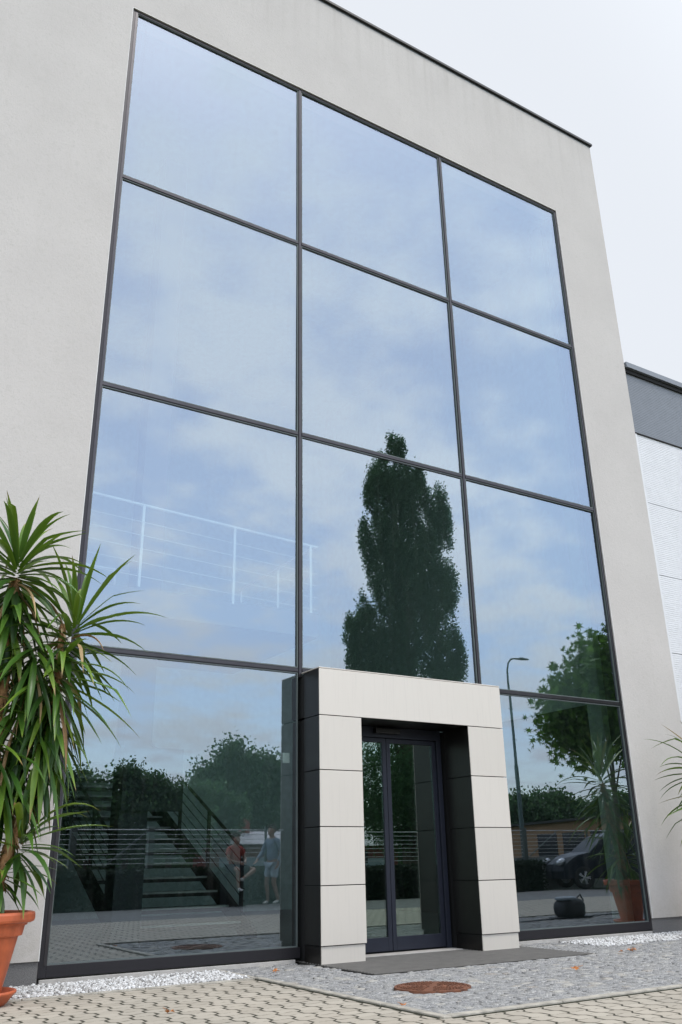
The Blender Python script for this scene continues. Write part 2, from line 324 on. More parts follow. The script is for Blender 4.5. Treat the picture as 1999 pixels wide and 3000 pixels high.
for i in range(28):
    y1 = -.93 - .0 - i * 1.0; y0 = max(y1 - .995, KY - .06)
    if y1 <= KY - .06: break
    seg.append((KX - .05, KX + .015, y0, y1 - .0, .016))
x = KX + .02
while x < 16: seg.append((x, x + .995, KY - .055, KY + .01, .018)); x += 1.0
kerb('kerb', seg, '')
seg = []; x = -8.0
while x < KX - .1: seg.append((x, min(x + .995, KX - .05), -.955, -.905, .012)); x += 1.0
kerb('kerb', seg, '')
kerb('kerb', [(KX - .045, KX + .0, -.90, -.10, .01)], '')
b = MB().box((KX + .02, KY - .075, -.02), (16, KY - .056, .0045)); b.box((KX - .068, KY - .02, -.02), (KX - .051, -.96, .0045))
tag(b.build('joint_moss', simple('moss_joint', (.02, .022, .009), .95, var=.6, sc=30)), kind='structure')
# dark slot drain across the yard to the right of the door
a, bq = Vector((4.9, -2.66, .008)), Vector((9.5, -3.27, .008))
dd = (bq - a).normalized(); nn = Vector((-dd.y, dd.x, 0)) * .045
o = MB().beam(a, bq, .085, .012).build('slot_drain', MT['core']); tag(o, 'dark narrow slot drain across the cobbles, under the black bag in the reflection', 'drain')

# granite setts, individually cut and slightly uneven
def setts():
    P = []; RN = []; idx = []
    rows = []; y = KY + .02
    while y < -.04:
        h = .072 + rng.uniform(-.006, .008); rows.append((y, h)); y += h
    nv = 0
    for (y, h) in rows:
        x = KX + .02 + rng.uniform(0, .05); wob = rng.uniform(0, 6.28)
        while x < 9.6:
            w = rng.uniform(.06, .115); cxm = x + w / 2; cym = y + h / 2
            ok = True
            if -.02 < cxm < 2.82 and cym > -1.41: ok = False              # entrance mat
            if cxm > 3.55 and cym > -.84: ok = False                       # right gravel bed
            if (cxm + .1) ** 2 + (cym + 2.38) ** 2 < .325 ** 2: ok = False  # manhole
            if ok:
                g = rng.uniform(.0005, .003); gy = rng.uniform(.0, .003) if rng.random() < .70 else rng.uniform(.012, .026); z = rng.uniform(-.004, .005); yo = .012 * math.sin(x * 1.7 + wob)
                c = [(x + g, y + gy), (x + w - g, y + gy * rng.uniform(.3, 1)), (x + w - g, y + h - .001), (x + g, y + h - .001)]
                c = [(px + rng.uniform(-.004, .004), py + yo + rng.uniform(-.004, .004)) for px, py in c]
                mxx = sum(q[0] for q in c) / 4; my = sum(q[1] for q in c) / 4
                b0 = [(px, py, -.03) for px, py in c]; b1 = [(px, py, z - .005) for px, py in c]
                b2 = [(mxx + (px - mxx) * .86, my + (py - my) * .86, z + rng.uniform(-.003, .003)) for px, py in c]
                P += b0 + b1 + b2 + [(mxx, my, z + .001)]
                r = rng.uniform(0, 1); RN += [r] * 13
                for k in range(4):
                    k2 = (k + 1) % 4
                    idx += [nv + k, nv + k2, nv + 4 + k2, nv + 4 + k, nv + 4 + k, nv + 4 + k2, nv + 8 + k2, nv + 8 + k]
                idx += [nv + 8, nv + 9, nv + 10, nv + 11]
                nv += 13
            x += w
    return tag(npmesh('cobbled_apron', np.array(P), 4, idx, MT['sett'], attr=RN), kind='structure')
setts()
# white gravel
ICO_V = None
def stones(name, x0, x1, y0, y1, n, label, s0=.010, s1=.021, spill=.02):
    base = np.array([(1, 0, 0), (-1, 0, 0), (0, 1, 0), (0, -1, 0), (0, 0, 1), (0, 0, -1), (.6, .6, .5), (-.6, .6, .5), (-.6, -.6, .5), (.6, -.6, .5)], float)
    tri = [(4, 6, 7), (4, 7, 8), (4, 8, 9), (4, 9, 6), (0, 2, 6), (2, 7, 6), (2, 1, 7), (1, 8, 7), (1, 3, 8), (3, 9, 8), (3, 0, 9), (0, 6, 9), (5, 2, 0), (5, 1, 2), (5, 3, 1), (5, 0, 3)]
    tri = np.array(tri)
    V = base[None] * (rng.uniform(.6, 1.25, (n, 10, 1)))
    sc = rng.uniform(s0, s1, (n, 1, 3)) * np.array([1.15, 1.0, .8]); V = V * sc
    th = rng.uniform(0, 6.28, n); ph = rng.uniform(-.8, .8, n)
    c, s = np.cos(ph), np.sin(ph); V = np.stack([V[..., 0], V[..., 1] * c[:, None] - V[..., 2] * s[:, None], V[..., 1] * s[:, None] + V[..., 2] * c[:, None]], -1)
    c, s = np.cos(th), np.sin(th); V = np.stack([V[..., 0] * c[:, None] - V[..., 1] * s[:, None], V[..., 0] * s[:, None] + V[..., 1] * c[:, None], V[..., 2]], -1)
    X = rng.uniform(x0, x1, n); Y = rng.uniform(y0, y1, n)
    V += np.stack([X, Y, rng.uniform(-.012, .012, n)], -1)[:, None]
    idx = (tri[None] + (np.arange(n) * 10)[:, None, None]).ravel()
    o = npmesh(name, V.reshape(-1, 3), 3, idx, MT['gravel'], attr=np.repeat(rng.uniform(0, 1, n), 10))
    return tag(o, label, 'gravel', kind='stuff')
stones('gravel', -4.6, KX - .06, -.89, -.10, 9500, 'white marble gravel strip below the large left window')
stones('gravel', 3.55, 9.5, -.84, -.10, 15000, 'white marble gravel strip below the right wall')
# manhole
mh = empty('manhole_cover', (-.1, -2.38, 0), 'round rusty cast iron manhole cover set in the grey cobbles', 'manhole cover')
b = MB().lathe((-.1, -2.38, 0), [(.001, .010), (.28, .010), (.285, .006), (.285, -.03)], 48); b.build('lid', MT['rust'], mh)
b = MB().lathe((-.1, -2.38, 0), [(.29, -.03), (.29, .009), (.312, .009), (.316, -.03)], 48); b.build('rim', MT['rust'], mh)
b = MB()
for r in (.06, .095, .13, .165, .2, .235, .265): 
    n = int(r * 2 * math.pi / .034)
    for k in range(n):
        t = 2 * math.pi * (k + .5 * (int(r * 1000) % 2)) / n
        if min(abs(math.sin(t - .8)), abs(math.cos(t - .8))) < .028 / r: continue
        p = Vector((-.1 + r * math.cos(t), -2.38 + r * math.sin(t), .012)); q = Vector((-math.sin(t), math.cos(t), 0)) * .011
        b.beam(p - q, p + q, .013, .008)
b.build('tread_pattern', MT['rust'], mh)
# entrance mat
em = empty('entrance_mat', (1.3, -.7, 0), 'dark ribbed entrance mat on the cobbles under the portal', 'doormat')
MB().box((.0, -1.38, -.02), (2.80, .12, .004)).build('mat_base', MT['mat_'], em)
b = MB(); y = -1.37
while y < .1: b.box((.005, y, .0045), (2.795, y + .016, .013)); y += .056
b.build('rib', MT['mat_edge'], em)['label'] = 'thin aluminium ribs of the mat'
b = MB().box((.585, -.10, .0), (2.07, .10, .018)); b.build('threshold', MT['sill'], em, bevel=.003)

# ------------------------------------------------------------------ office building
XL, XR, ZB, Z1, Z2, Z3, ZT = -2.66, 5.39, .048, 9.11, 6.09, 3.03, 12.04
M1, M2 = 0.0, 2.70
WY = -.022
ob = empty('office_building', (2, 0, 0), 'tall pale grey plastered office building around the big glazed front', 'building')
xs = [-22, XL, XR, 6.63]; b = MB()
b.box((-22, WY, .187), (XL, .28, 14.16)); b.box((XL, WY, ZT), (XR, .28, 14.16)); b.box((XR, WY, .187), (6.63, .28, 14.16))
b.box((6.35, .2801, .187), (6.63, 14, 14.16)); b.box((-22, .2801, .187), (-21.7, 14, 14.16)); b.box((-22, 14, 0), (6.63, 14.3, 14.16))
b.build('wall', MT['plaster'], ob)
MB().box((-22, -.018, 14.161), (6.63, 14.3, 14.22)).build('roof', MT['grey_metal'], ob)
b = MB().box((-22.05, WY - .04, 14.20), (6.67, .3, 14.245)); b.box((6.635, .3001, 14.20), (6.67, 14.3, 14.245))
b.build('roof_edge', MT['coping'], ob)
b = MB().box((-22, .0, -.05), (XL, .28, .186)); b.box((XR, .0, -.05), (6.61, .28, .186)); b.box((6.35, .281, -.05), (6.61, 14, .186)); b.build('plinth', MT['plinth'], ob)
b = MB(); e = .007
b.box((XL - e, WY - .003, .187), (XL - .001, .05, ZT + e)); b.box((XR + .001, WY - .003, .187), (XR + e, .05, ZT + e)); b.box((XL - .001, WY - .003, ZT + .001), (XR + .001, .05, ZT + e))
b.build('corner_bead', MT['bead'], ob)
for xa, xb in ((XL + .02, -.06), (2.66, XR - .02)): MB().box((xa, -.012, -.05), (xb, .2, .035)).build('window_sill', MT['sill'], ob, bevel=.004)
# interior of the hall (parts of the building)
b = MB().box((-10, 9.6, 0), (6.34, 9.7, 12.4)).box((-10.1, .3, 0), (-10, 9.7, 12.4)); b.build('interior_wall', MT['wall_in'], ob)
MB().box((-10, .22, -.04), (6.34, 9.6, .03)).build('interior_floor', MT['floor_in'], ob)
MB().box((-10, .3, 12.4), (6.34, 9.7, 12.6)).build('ceiling', MT['wall_in'], ob)
MB().box((6.22, .285, 3.3), (6.34, 9.59, 12.39)).build('interior_wall', MT['wall_in'], ob)
MB().box((6.22, .285, .031), (6.34, 9.59, 3.299)).build('added_side_sheet', simple('dark_sheet', (.03, .035, .035), .8), ob)  # added dark sheet, keeps the pale side wall from veiling the glass
MB().box((XR - .014, .071, ZB), (XR - .001, .279, ZT)).build('added_reveal_sheet', bpy.data.materials['dark_sheet'], ob)  # added dark sheets, hide the bright plaster reveals behind the panes
MB().box((XL + .001, .071, ZB), (XL + .014, .279, ZT)).build('added_reveal_sheet', bpy.data.materials['dark_sheet'], ob)
b = MB().box((5.74, .72, .03), (6.0, 1.0, 12.39)); b.build('column', MT['conc_in'], ob)
b = MB().box((-1.12, 2.75, .03), (-.74, 3.1, 12.4)); o = b.build('column', simple('dark_column', (.05, .055, .06), .7), ob)
MB().box((-1.12, 2.70, 1.62), (-.30, 2.748, 2.42)).build('landing_block', simple('dark_board', (.02, .025, .03), .7), ob)  # dark block by the stair landing, built as a thin board
# upper gallery
b = MB().box((-10, .62, 3.62), (.62, 3.2, 3.93)); b.build('gallery_floor', simple('gallery', (.08, .085, .09), .8), ob)

# curtain wall
cw = empty('glazed_front', (1.3, 0, 0), 'tall reflective glass front in a dark grid, twelve fields around the portal', 'window')
FY = -.004   # face of the frame
fw = .074; fr = .050; ft = .046
b = MB()
b.box((XL, FY, ZB), (XL + fw, .07, ZT)); b.box((XR - fr, FY, ZB), (XR, .07, ZT)); b.box((XL + fw, FY, ZT - ft), (XR - fr, .07, ZT))
b.box((XL + fw, FY, ZB), (-.0, .07, ZB + .10)); b.box((2.67, FY, ZB), (XR - fr, .07, ZB + .10))
b.build('frame', MT['frame'], cw, bevel=.003)
b = MB()
for xa, wa in ((XL + fw - .03, .03), (XR - fr, .018)): MB().box((xa, FY - .006, ZB + .1), (xa + wa, FY - .0005, ZT - ft)).build('frame_cap', MT['frame_hi'], cw)
for xm in (M1, M2):
    z0 = 2.95
    b = MB().box((xm - .025, .004, z0), (xm + .025, .07, ZT - ft - .001)); o = b.build('mullion', MT['frame'], cw)
    MB().box((xm - .017, -.006, z0), (xm + .017, .0035, ZT - ft - .001)).build('cover_cap', MT['frame_hi'], o)
for zt in (Z1, Z2, Z3):
    segs = [(XL + fw + .001, M1 - .029), (M1 + .029, M2 - .029), (M2 + .029, XR - fr - .001)]
    b = MB(); c = MB()
    for (x0, x1) in segs: 
        b.box((x0, .004, zt - .028), (x1, .07, zt + .028)); c.box((x0, -.006, zt - .017), (x1, .0035, zt + .017))
    o = b.build('transom', MT['frame'], cw); c.build('cover_cap', MT['frame_hi'], o)
XS = [(XL + fw, M1 - .028), (M1 + .028, M2 - .028), (M2 + .028, XR - fr)]
ZS = [(Z1 + .028, ZT - ft), (Z2 + .028, Z1 - .028), (Z3 + .028, Z2 - .028), (ZB + .10, Z3 - .028)]
prs = random.Random(3); PANE_T = .001
for zi, (z0, z1) in enumerate(ZS):
    for xi, (x0, x1) in enumerate(XS):
        if zi == 3 and xi == 1: continue
        cxp, czp = (x0 + x1) / 2, (z0 + z1) / 2
        hx, hz = (x1 - x0) / 2 - .002, (z1 - z0) / 2 - .002
        pb = MB(); ng = 14; bul = prs.uniform(-.0016, .0022)
        for yy, mi in ((-.006, 0), (.014, 1)):
            vs = [(-hx + 2 * hx * i / ng, yy - bul * (1 - (2 * i / ng - 1) ** 2) * (1 - (2 * j / ng - 1) ** 2) * (1 if mi == 0 else -1), -hz + 2 * hz * j / ng) for j in range(ng + 1) for i in range(ng + 1)]
            q = [(j * (ng + 1) + i, j * (ng + 1) + i + 1, (j + 1) * (ng + 1) + i + 1, (j + 1) * (ng + 1) + i) for j in range(ng) for i in range(ng)]
            pb.add(vs, q if mi == 0 else [t[::-1] for t in q], mi)
        o = pb.build('glass_pane', [MT['glass'], MT['glass_back']], cw, local=True, smooth=True)
        o.location = (cxp - 1.3, .030, czp); o.rotation_euler = (prs.uniform(-.003, .003), 0, prs.uniform(-.003, .003) if (zi, xi) != (3, 0) else PANE_T)
        g = MB(); w = .011
        g.box((x0, .0035, z0), (x0 + w, .024, z1)).box((x1 - w, .0035, z0), (x1, .024, z1)).box((x0 + w, .0035, z0), (x1 - w, .024, z0 + w)).box((x0 + w, .0035, z1 - w), (x1 - w, .024, z1))
        g.build('gasket', MT['pane_edge'], cw); 

# ------------------------------------------------------------------ portal
PX0, PXA, PXB, PX1, PY, PZ = .008, .556, 2.10, 2.658, -.42, 2.986
SE = [.174, .735, 1.307, 1.886, 2.468]
pt = empty('entrance_portal', (1.3, -.25, 0), 'light metal clad entrance portal with shade painted on its side faces around the door', 'portal')
gp = .0045
def cladding(x0, x1, z0, z1, name='column_panel', y=PY, yb=-.10):
    o = MB().box((x0 + gp * .3, y, z0 + gp), (x1 - gp * .3, y + .012, z1 - gp)).build(name, MT['panel'], pt, bevel=.0022)
    return o
for x0, x1 in ((PX0, PXA), (PXB, PX1)):
    for i in range(4): cladding(x0, x1, SE[i], SE[i + 1])
    MB().box((x0 + .012, PY + .016, .0), (x1 - .012, PY + .03, SE[0] - .004)).build('plinth_panel', MT['panel'], pt, bevel=.002)
    for xs_, sgn in ((x0, 1), (x1, -1)):
        inner = (xs_ in (PXA, PXB))
        zt = 2.468
        for i in range(4 if inner else 5):
            z0 = SE[i]; z1 = (SE + [PZ])[i + 1]
            ye = .06 if inner else -.075
            a0, a1 = sorted((xs_ + sgn * .002, xs_ + sgn * .014))
            MB().box((a0, PY + .0125, z0 + gp), (a1, ye, z1 - gp)).build('side_panel', MT['panel_shaded'], pt)  # same metal as the fronts, its dark reflections painted into the base colour
        a0, a1 = sorted((xs_ + sgn * .012, xs_ + sgn * .024))
        MB().box((a0, PY + .031, .0), (a1, .06 if inner else -.06, SE[0] - .004)).build('plinth_panel', MT['panel_shaded'], pt)
    MB().box((x0 + .026, PY + .032, .0), (x1 - .026, .24, 2.462)).build('core', MT['core'], pt)
cladding(PX0, PX1, SE[4], PZ, 'lintel_panel')
MB().box((PX0 + .016, PY + .013, 2.487), (PX1 - .016, .24, PZ - .012)).build('core', MT['core'], pt)
MB().box((PXA + .003, PY + .013, 2.470), (PXB - .003, .08, 2.482)).build('soffit_panel', MT['panel_shaded'], pt)  # underside shade painted in with the darker cladding colour
MB().box((PX0, PY + .0, PZ + .0), (PX1, -.02, PZ + .012)).build('top_flashing', MT['panel'], pt, bevel=.002)
# sliding door
DY = .135
dr = empty('sliding_door', (1.28, DY, 0), 'blue-grey framed double sliding glass door inside the portal', 'door')
b = MB().box((PXA + .027, DY - .03, 2.345), (PXB - .027, DY + .09, 2.469)); b.box((PXA + .027, DY - .03, .02), (PXA + .09, DY + .09, 2.345)); b.box((PXB - .09, DY - .03, .02), (PXB - .027, DY + .09, 2.345))
b.build('door_frame', MT['doorframe'], dr, bevel=.003)
for (x0, x1) in ((PXA + .092, 1.262), (1.268, PXB - .092)):
    lf = MB()
    lf.box((x0, DY, .03), (x0 + .055, DY + .05, 2.34)).box((x1 - .055, DY, .03), (x1, DY + .05, 2.34)).box((x0 + .055, DY, .03), (x1 - .055, DY + .05, .17)).box((x0 + .055, DY, 2.29), (x1 - .055, DY + .05, 2.34))
    o = lf.build('door_leaf', MT['doorframe'], dr, bevel=.0025)
    MB().box((x0 + .0555, DY + .018, .1705), (x1 - .0555, DY + .030, 2.2895)).build('door_glass', MT['doorglass'], o)
b = MB().box((1.06, DY - .10, 2.385), (1.42, DY - .031, 2.45)); b.build('door_sensor', MT['gasket'], dr, bevel=.012)
MB().box((-.19, .055, 1.99), (-.10, .075, 2.10)).build('switch_box', MT['box'], cw, bevel=.006)

# ------------------------------------------------------------------ stairs and railings behind the glass
st = empty('staircase', (.07, 3.3, .03), 'dark steel open staircase rising away behind the lower left pane', 'staircase')
X0s, X1s = -.86, .97; RISE, RUN = .193, .405; NS = 19
def sz(y): return .03 + (y - 3.12) * RISE / RUN
for xx in (X0s, X1s):
    y0, y1 = 3.12, 3.12 + NS * RUN - 1.3
    b = MB().add([(xx - .03, y0 - .12, .03), (xx - .03, y0 + .28, .03), (xx - .03, y1 + .28, sz(y1) - .02), (xx - .03, y1, sz(y1) + .12), (xx - .03, y0 - .12, sz(y0) + .10),
                  (xx + .03, y0 - .12, .03), (xx + .03, y0 + .28, .03), (xx + .03, y1 + .28, sz(y1) - .02), (xx + .03, y1, sz(y1) + .12), (xx + .03, y0 - .12, sz(y0) + .10)],
                 [(0, 1, 2, 3, 4), (9, 8, 7, 6, 5), (0, 5, 6, 1), (1, 6, 7, 2), (2, 7, 8, 3), (3, 8, 9, 4), (4, 9, 5, 0)])
    b.build('stringer', MT['steel_dark'], st)
for i in range(1, 16):
    y = 3.0 + i * RUN; z = .03 + i * RISE
    o = MB().box((X0s + .031, y - .02, z - .075), (X1s - .031, y + .29, z)).build('tread', MT['steel_dark'], st)
    MB().box((X0s + .031, y - .026, z - .028), (X1s - .031, y - .0205, z + .001)).build('nosing', MT['tread'], o)
for xx in (X1s, X0s):
    for k in range(5):
        y = 3.45 + k * 1.22
        MB().beam((xx, y, sz(y)), (xx, y, sz(y) + .97), .045).build('post', MT['steel_dark'], st)
    b = MB().tube([(xx, 3.38, sz(3.38) + .98), (xx, 8.9, sz(8.9) + .98)], .026, 8); b.build('handrail', MT['steel_dark'], st)
    for q in range(5): MB().tube([(xx, 3.35, sz(3.35) + .18 + q * .155), (xx, 8.9, sz(8.9) + .18 + q * .155)], .007, 5).build('rail_bar', MT['steel_dark'], st)
gr = empty('gallery_railing', (-1, .6, 3.93), 'white handrail with thin wires on the upper gallery behind the glass', 'railing')
def gal(p, q, posts, h=1.0, nw=5):
    p = Vector(p); q = Vector(q)
    MB().tube([p + Vector((0, 0, h)), q + Vector((0, 0, h))], .018, 8).build('handrail', MT['white_rail'], gr)
    for t in posts: MB().beam(p.lerp(q, t), p.lerp(q, t) + Vector((0, 0, h)), .030).build('post', MT['white_rail'], gr)
    for k in range(nw): MB().tube([p + Vector((0, 0, .13 + k * .165)), q + Vector((0, 0, .13 + k * .165))], .004, 5).build('rail_wire', MT['white_rail'], gr)
gal((-2.62, .36, 3.89), (.70, .78, 3.90), (.235, .61, .965))
gal((.66, .80, 3.90), (.66, 3.1, 3.90), (.45, .98))
gal((-2.62, 3.0, 3.93), (-.9, 3.1, 3.93), (.2, .75), 1.0, 4)

# ------------------------------------------------------------------ neighbouring hall
nb = empty('warehouse', (10, 1, 0), 'lower white ribbed metal warehouse beyond the right corner', 'building')
AX0, AX1, AY = 6.66, 30, .05
def ribbed(x0, x1, z0, z1, y, pitch, dep):
    n = int((z1 - z0) / pitch); b = MB(); V = []
    for i in range(n):
        z = z0 + i * (z1 - z0) / n; h = (z1 - z0) / n
        V += [(z, y), (z + h * .62, y), (z + h * .72, y + dep), (z + h * .9, y + dep)]
    V += [(z1, y)]
    vs = [(x0, yy, z) for z, yy in V] + [(x1, yy, z) for z, yy in V]; k = len(V)
    return b.add(vs, [(i, k + i, k + i + 1, i + 1) for i in range(k - 1)])
for z0, z1 in ((.25, 1.36), (1.368, 2.65), (2.658, 3.94), (3.948, 5.235), (5.243, 6.52), (6.528, 7.815)):
    ribbed(AX0 + .10, AX1, z0, z1, AY, .034, .0035).build('white_panel', MT['white_metal'], nb)
ribbed(AX0 + .02, AX1, 7.84, 9.02, AY - .012, .034, .003).build('grey_band', MT['grey_metal'], nb)
MB().box((AX0, AY - .01, .2), (AX0 + .095, AY + .3, 7.83)).build('corner_trim', MT['white_metal'], nb, bevel=.004)
MB().box((AX0, AY + .03, .0), (AX1, 14, 8.98)).build('wall', MT['grey_metal'], nb)
b = MB().box((AX0, AY - .10, 9.10), (AX1, AY + .5, 9.20)); b.build('roof_edge', MT['grey_metal'], nb)
MB().box((AX0, AY - .045, 9.02), (AX1, AY + .4, 9.099)).build('gutter', MT['core'], nb)
MB().box((AX0, AY - .02, 7.818), (AX1, AY + .02, 7.838)).build('joint_strip', MT['core'], nb)
MB().box((AX0, AY - .0, -.05), (AX1, AY + .3, .19)).build('plinth', MT['plinth'], nb)

# ------------------------------------------------------------------ yuccas
def leaf_arrays(base, az, el, L, w, droop, fold=.28, nseg=9, kink=None, r=None):
    d = np.array([math.cos(el) * math.cos(az), math.cos(el) * math.sin(az), math.sin(el)])
    side = np.array([-math.sin(az), math.cos(az), 0.0]) + rng.normal(0, .25, 3) * .6
    p = np.array(base, float); V = []
    st_ = L / nseg
    for i in range(nseg + 1):
        t = i / nseg
        sd_ = side - d * side.dot(d); sd_ /= np.linalg.norm(sd_); up = np.cross(d, sd_)
        if up[2] < 0: up = -up
        ww = w * (.55 + .45 * min(1, t / .35)) * (1 - max(0, (t - .55) / .45) ** 1.25) * .5 + .0006
        V += [p - sd_ * ww + up * ww * fold * 1.6, p.copy(), p + sd_ * ww + up * ww * fold * 1.6]
        g = droop * (1.0 if kink is None else (4.0 if abs(t - kink) < .07 else .35))
        d = d + np.array([0, 0, -1.0]) * g * st_ * (0.4 + 1.4 * t); d /= np.linalg.norm(d)
        p = p + d * st_
    return np.array(V)
def leafmesh(name, leaves, m, parent, wr=None):
    V = []; idx = []; A = []; n0 = 0
    for arr, r in leaves:
        k = len(arr) // 3
        V.append(arr); tt = np.linspace(0, 1, k).repeat(3)
        edge = np.tile([.10, -.04, .10], k)
        A.append(np.clip(r + edge * .6 + (tt ** 3) * .12 + (tt ** 8) * (.6 if (int(r * 1000) % 5) < 2 else .1), 0, 1))
        for i in range(k - 1):
            a = n0 + i * 3
            idx += [a, a + 1, a + 4, a + 3, a + 1, a + 2, a + 5, a + 4]
        n0 += len(arr)
    return npmesh(name, np.concatenate(V), 4, idx, m, parent, attr=np.concatenate(A), smooth=True)
def rosette(c, n, L, parent, tilt=(0, 0), stem=.35, elmin=-75, elmax=82, w=.045, droop=1.6, azr=None, dark=0.0):
    LV = []; DV = []
    for i in range(n):
        t = (i + rng.uniform(0, .7)) / n           # 0 young at the centre, 1 old and hanging
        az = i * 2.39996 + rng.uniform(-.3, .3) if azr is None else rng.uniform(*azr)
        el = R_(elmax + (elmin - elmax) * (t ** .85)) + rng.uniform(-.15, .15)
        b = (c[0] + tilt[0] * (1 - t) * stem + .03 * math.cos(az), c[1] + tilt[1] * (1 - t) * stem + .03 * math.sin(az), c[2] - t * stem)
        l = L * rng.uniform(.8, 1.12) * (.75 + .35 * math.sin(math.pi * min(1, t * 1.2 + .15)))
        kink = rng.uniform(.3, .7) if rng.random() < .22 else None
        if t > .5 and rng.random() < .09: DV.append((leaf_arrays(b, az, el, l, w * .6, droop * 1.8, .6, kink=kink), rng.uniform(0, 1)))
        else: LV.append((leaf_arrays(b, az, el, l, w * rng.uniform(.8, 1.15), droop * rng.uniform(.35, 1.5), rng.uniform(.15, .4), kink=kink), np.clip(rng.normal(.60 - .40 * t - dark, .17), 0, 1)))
    leafmesh('leaf_rosette', LV, YL, parent)
    if DV: leafmesh('dry_leaves', DV, YD, parent)
def trunk(pts, rad, parent):
    pp = []; rr = []
    for i in range(len(pts) - 1):
        a, b_ = Vector(pts[i]), Vector(pts[i + 1]); n = max(3, int((b_ - a).length / .045))
        for k in range(n):
            t = k / n; pp.append(a.lerp(b_, t) + Vector(rng.normal(0, .003, 3))); r = rad[i] + (rad[i + 1] - rad[i]) * t
            rr.append(r * (1.12 if k % 2 else .9) * rng.uniform(.93, 1.07))
    pp.append(Vector(pts[-1])); rr.append(rad[-1])
    MB().tube(pp, rr, 10).build('trunk', MT['bark_y'], parent)
    # fringe of dry leaf scars
    LV = []
    for p, r in list(zip(pp, rr))[2:]:
        for q in range(3):
            az = rng.uniform(0, 6.28)
            LV.append((leaf_arrays((p.x + r * .8 * math.cos(az), p.y + r * .8 * math.sin(az), p.z), az, -.9, rng.uniform(.04, .10), .024, 3, .5, nseg=3), rng.uniform(0, 1)))
    leafmesh('bark_fringe', LV, YD, parent)
def pot(c, parent, s=1.0):
    prof = [(.001, .03), (.13, .03), (.14, .04), (.232, .468), (.236, .473), (.258, .476), (.262, .484), (.276, .558), (.282, .563), (.322, .568), (.338, .576), (.343, .59), (.343, .625), (.336, .64), (.32, .644), (.308, .636), (.30, .60), (.29, .55)]
    MB().lathe(c, [(r * s, z * s) for r, z in prof]).build('pot', MT['pot'], parent)
    MB().lathe(c, [(.001, .60 * s), (.299 * s, .60 * s)], 32).build('soil', MT['soil'], parent)
    prof = [(.001, .012), (.16, .012), (.175, .02), (.235, .085), (.243, .10), (.252, .104), (.262, .10), (.263, .085), (.25, .075), (.19, .004), (.18, .0), (.001, .0)]
    MB().lathe(c, [(r * s, z * s) for r, z in prof]).build('saucer', MT['pot'], parent, smooth=True)
yc = (-3.345, -1.06, 0)
yl = empty('potted_yucca', yc, 'tall bushy yucca in an orange terracotta pot left of the window', 'potted plant', 'potted yuccas flanking the entrance')
pot(yc, yl)
trunk([(-3.46, -1.06, .56), (-3.47, -1.07, 1.3), (-3.46, -1.08, 2.4), (-3.46, -1.08, 3.3)], [.055, .05, .05, .04], yl)
trunk([(-3.34, -1.1, .56), (-3.29, -1.12, 1.0), (-3.22, -1.12, 1.28), (-3.08, -1.12, 1.6), (-3.03, -1.12, 2.3), (-3.02, -1.12, 2.95)], [.045, .045, .04, .035, .03, .028], yl)
trunk([(-3.48, -1.0, .56), (-3.66, -.98, 1.2), (-3.74, -1.0, 2.2)], [.045, .04, .03], yl)
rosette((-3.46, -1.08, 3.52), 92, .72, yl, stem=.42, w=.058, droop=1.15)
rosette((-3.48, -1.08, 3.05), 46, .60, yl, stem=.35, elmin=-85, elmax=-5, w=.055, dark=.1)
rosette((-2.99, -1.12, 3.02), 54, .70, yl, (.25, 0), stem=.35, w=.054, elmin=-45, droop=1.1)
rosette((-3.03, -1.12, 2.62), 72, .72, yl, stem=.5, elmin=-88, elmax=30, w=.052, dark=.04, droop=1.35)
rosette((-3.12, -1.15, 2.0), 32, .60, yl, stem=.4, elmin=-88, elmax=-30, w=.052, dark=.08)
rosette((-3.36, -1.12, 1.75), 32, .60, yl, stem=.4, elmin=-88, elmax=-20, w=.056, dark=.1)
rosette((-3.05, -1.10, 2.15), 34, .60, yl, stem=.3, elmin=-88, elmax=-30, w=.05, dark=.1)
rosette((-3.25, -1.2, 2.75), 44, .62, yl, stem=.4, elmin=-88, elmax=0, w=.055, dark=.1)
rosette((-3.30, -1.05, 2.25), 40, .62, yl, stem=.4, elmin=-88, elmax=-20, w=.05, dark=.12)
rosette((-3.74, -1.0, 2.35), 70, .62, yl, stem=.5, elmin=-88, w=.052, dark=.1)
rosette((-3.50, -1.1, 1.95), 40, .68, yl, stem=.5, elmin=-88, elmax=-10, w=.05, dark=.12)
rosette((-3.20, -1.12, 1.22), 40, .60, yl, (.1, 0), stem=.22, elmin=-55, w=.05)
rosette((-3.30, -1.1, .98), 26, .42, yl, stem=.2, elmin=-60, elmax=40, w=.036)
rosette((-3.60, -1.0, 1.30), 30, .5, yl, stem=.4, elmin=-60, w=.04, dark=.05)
yc2 = (6.08, -.88, 0)
yr = empty('potted_yucca', yc2, 'single stemmed yucca in a red pot near the right wall, seen mirrored in the glass', 'potted plant', 'potted yuccas flanking the entrance')
pot(yc2, yr)
trunk([(6.05, -.88, .56), (5.92, -.88, 1.3), (5.80, -.88, 2.0)], [.06, .05, .04], yr)
rosette((5.80, -.88, 2.20), 56, .72, yr, stem=.45, elmin=-45, w=.046, droop=1.1)
rosette((5.84, -.88, 1.75), 34, .72, yr, stem=.5, elmin=-60, elmax=10, w=.046, droop=1.1)
rosette((6.15, -.86, 1.15), 30, .6, yr, stem=.4, elmin=-50, w=.045)
rosette((5.90, -.88, 1.0), 26, .5, yr, stem=.3, elmin=-75, elmax=30, w=.04)

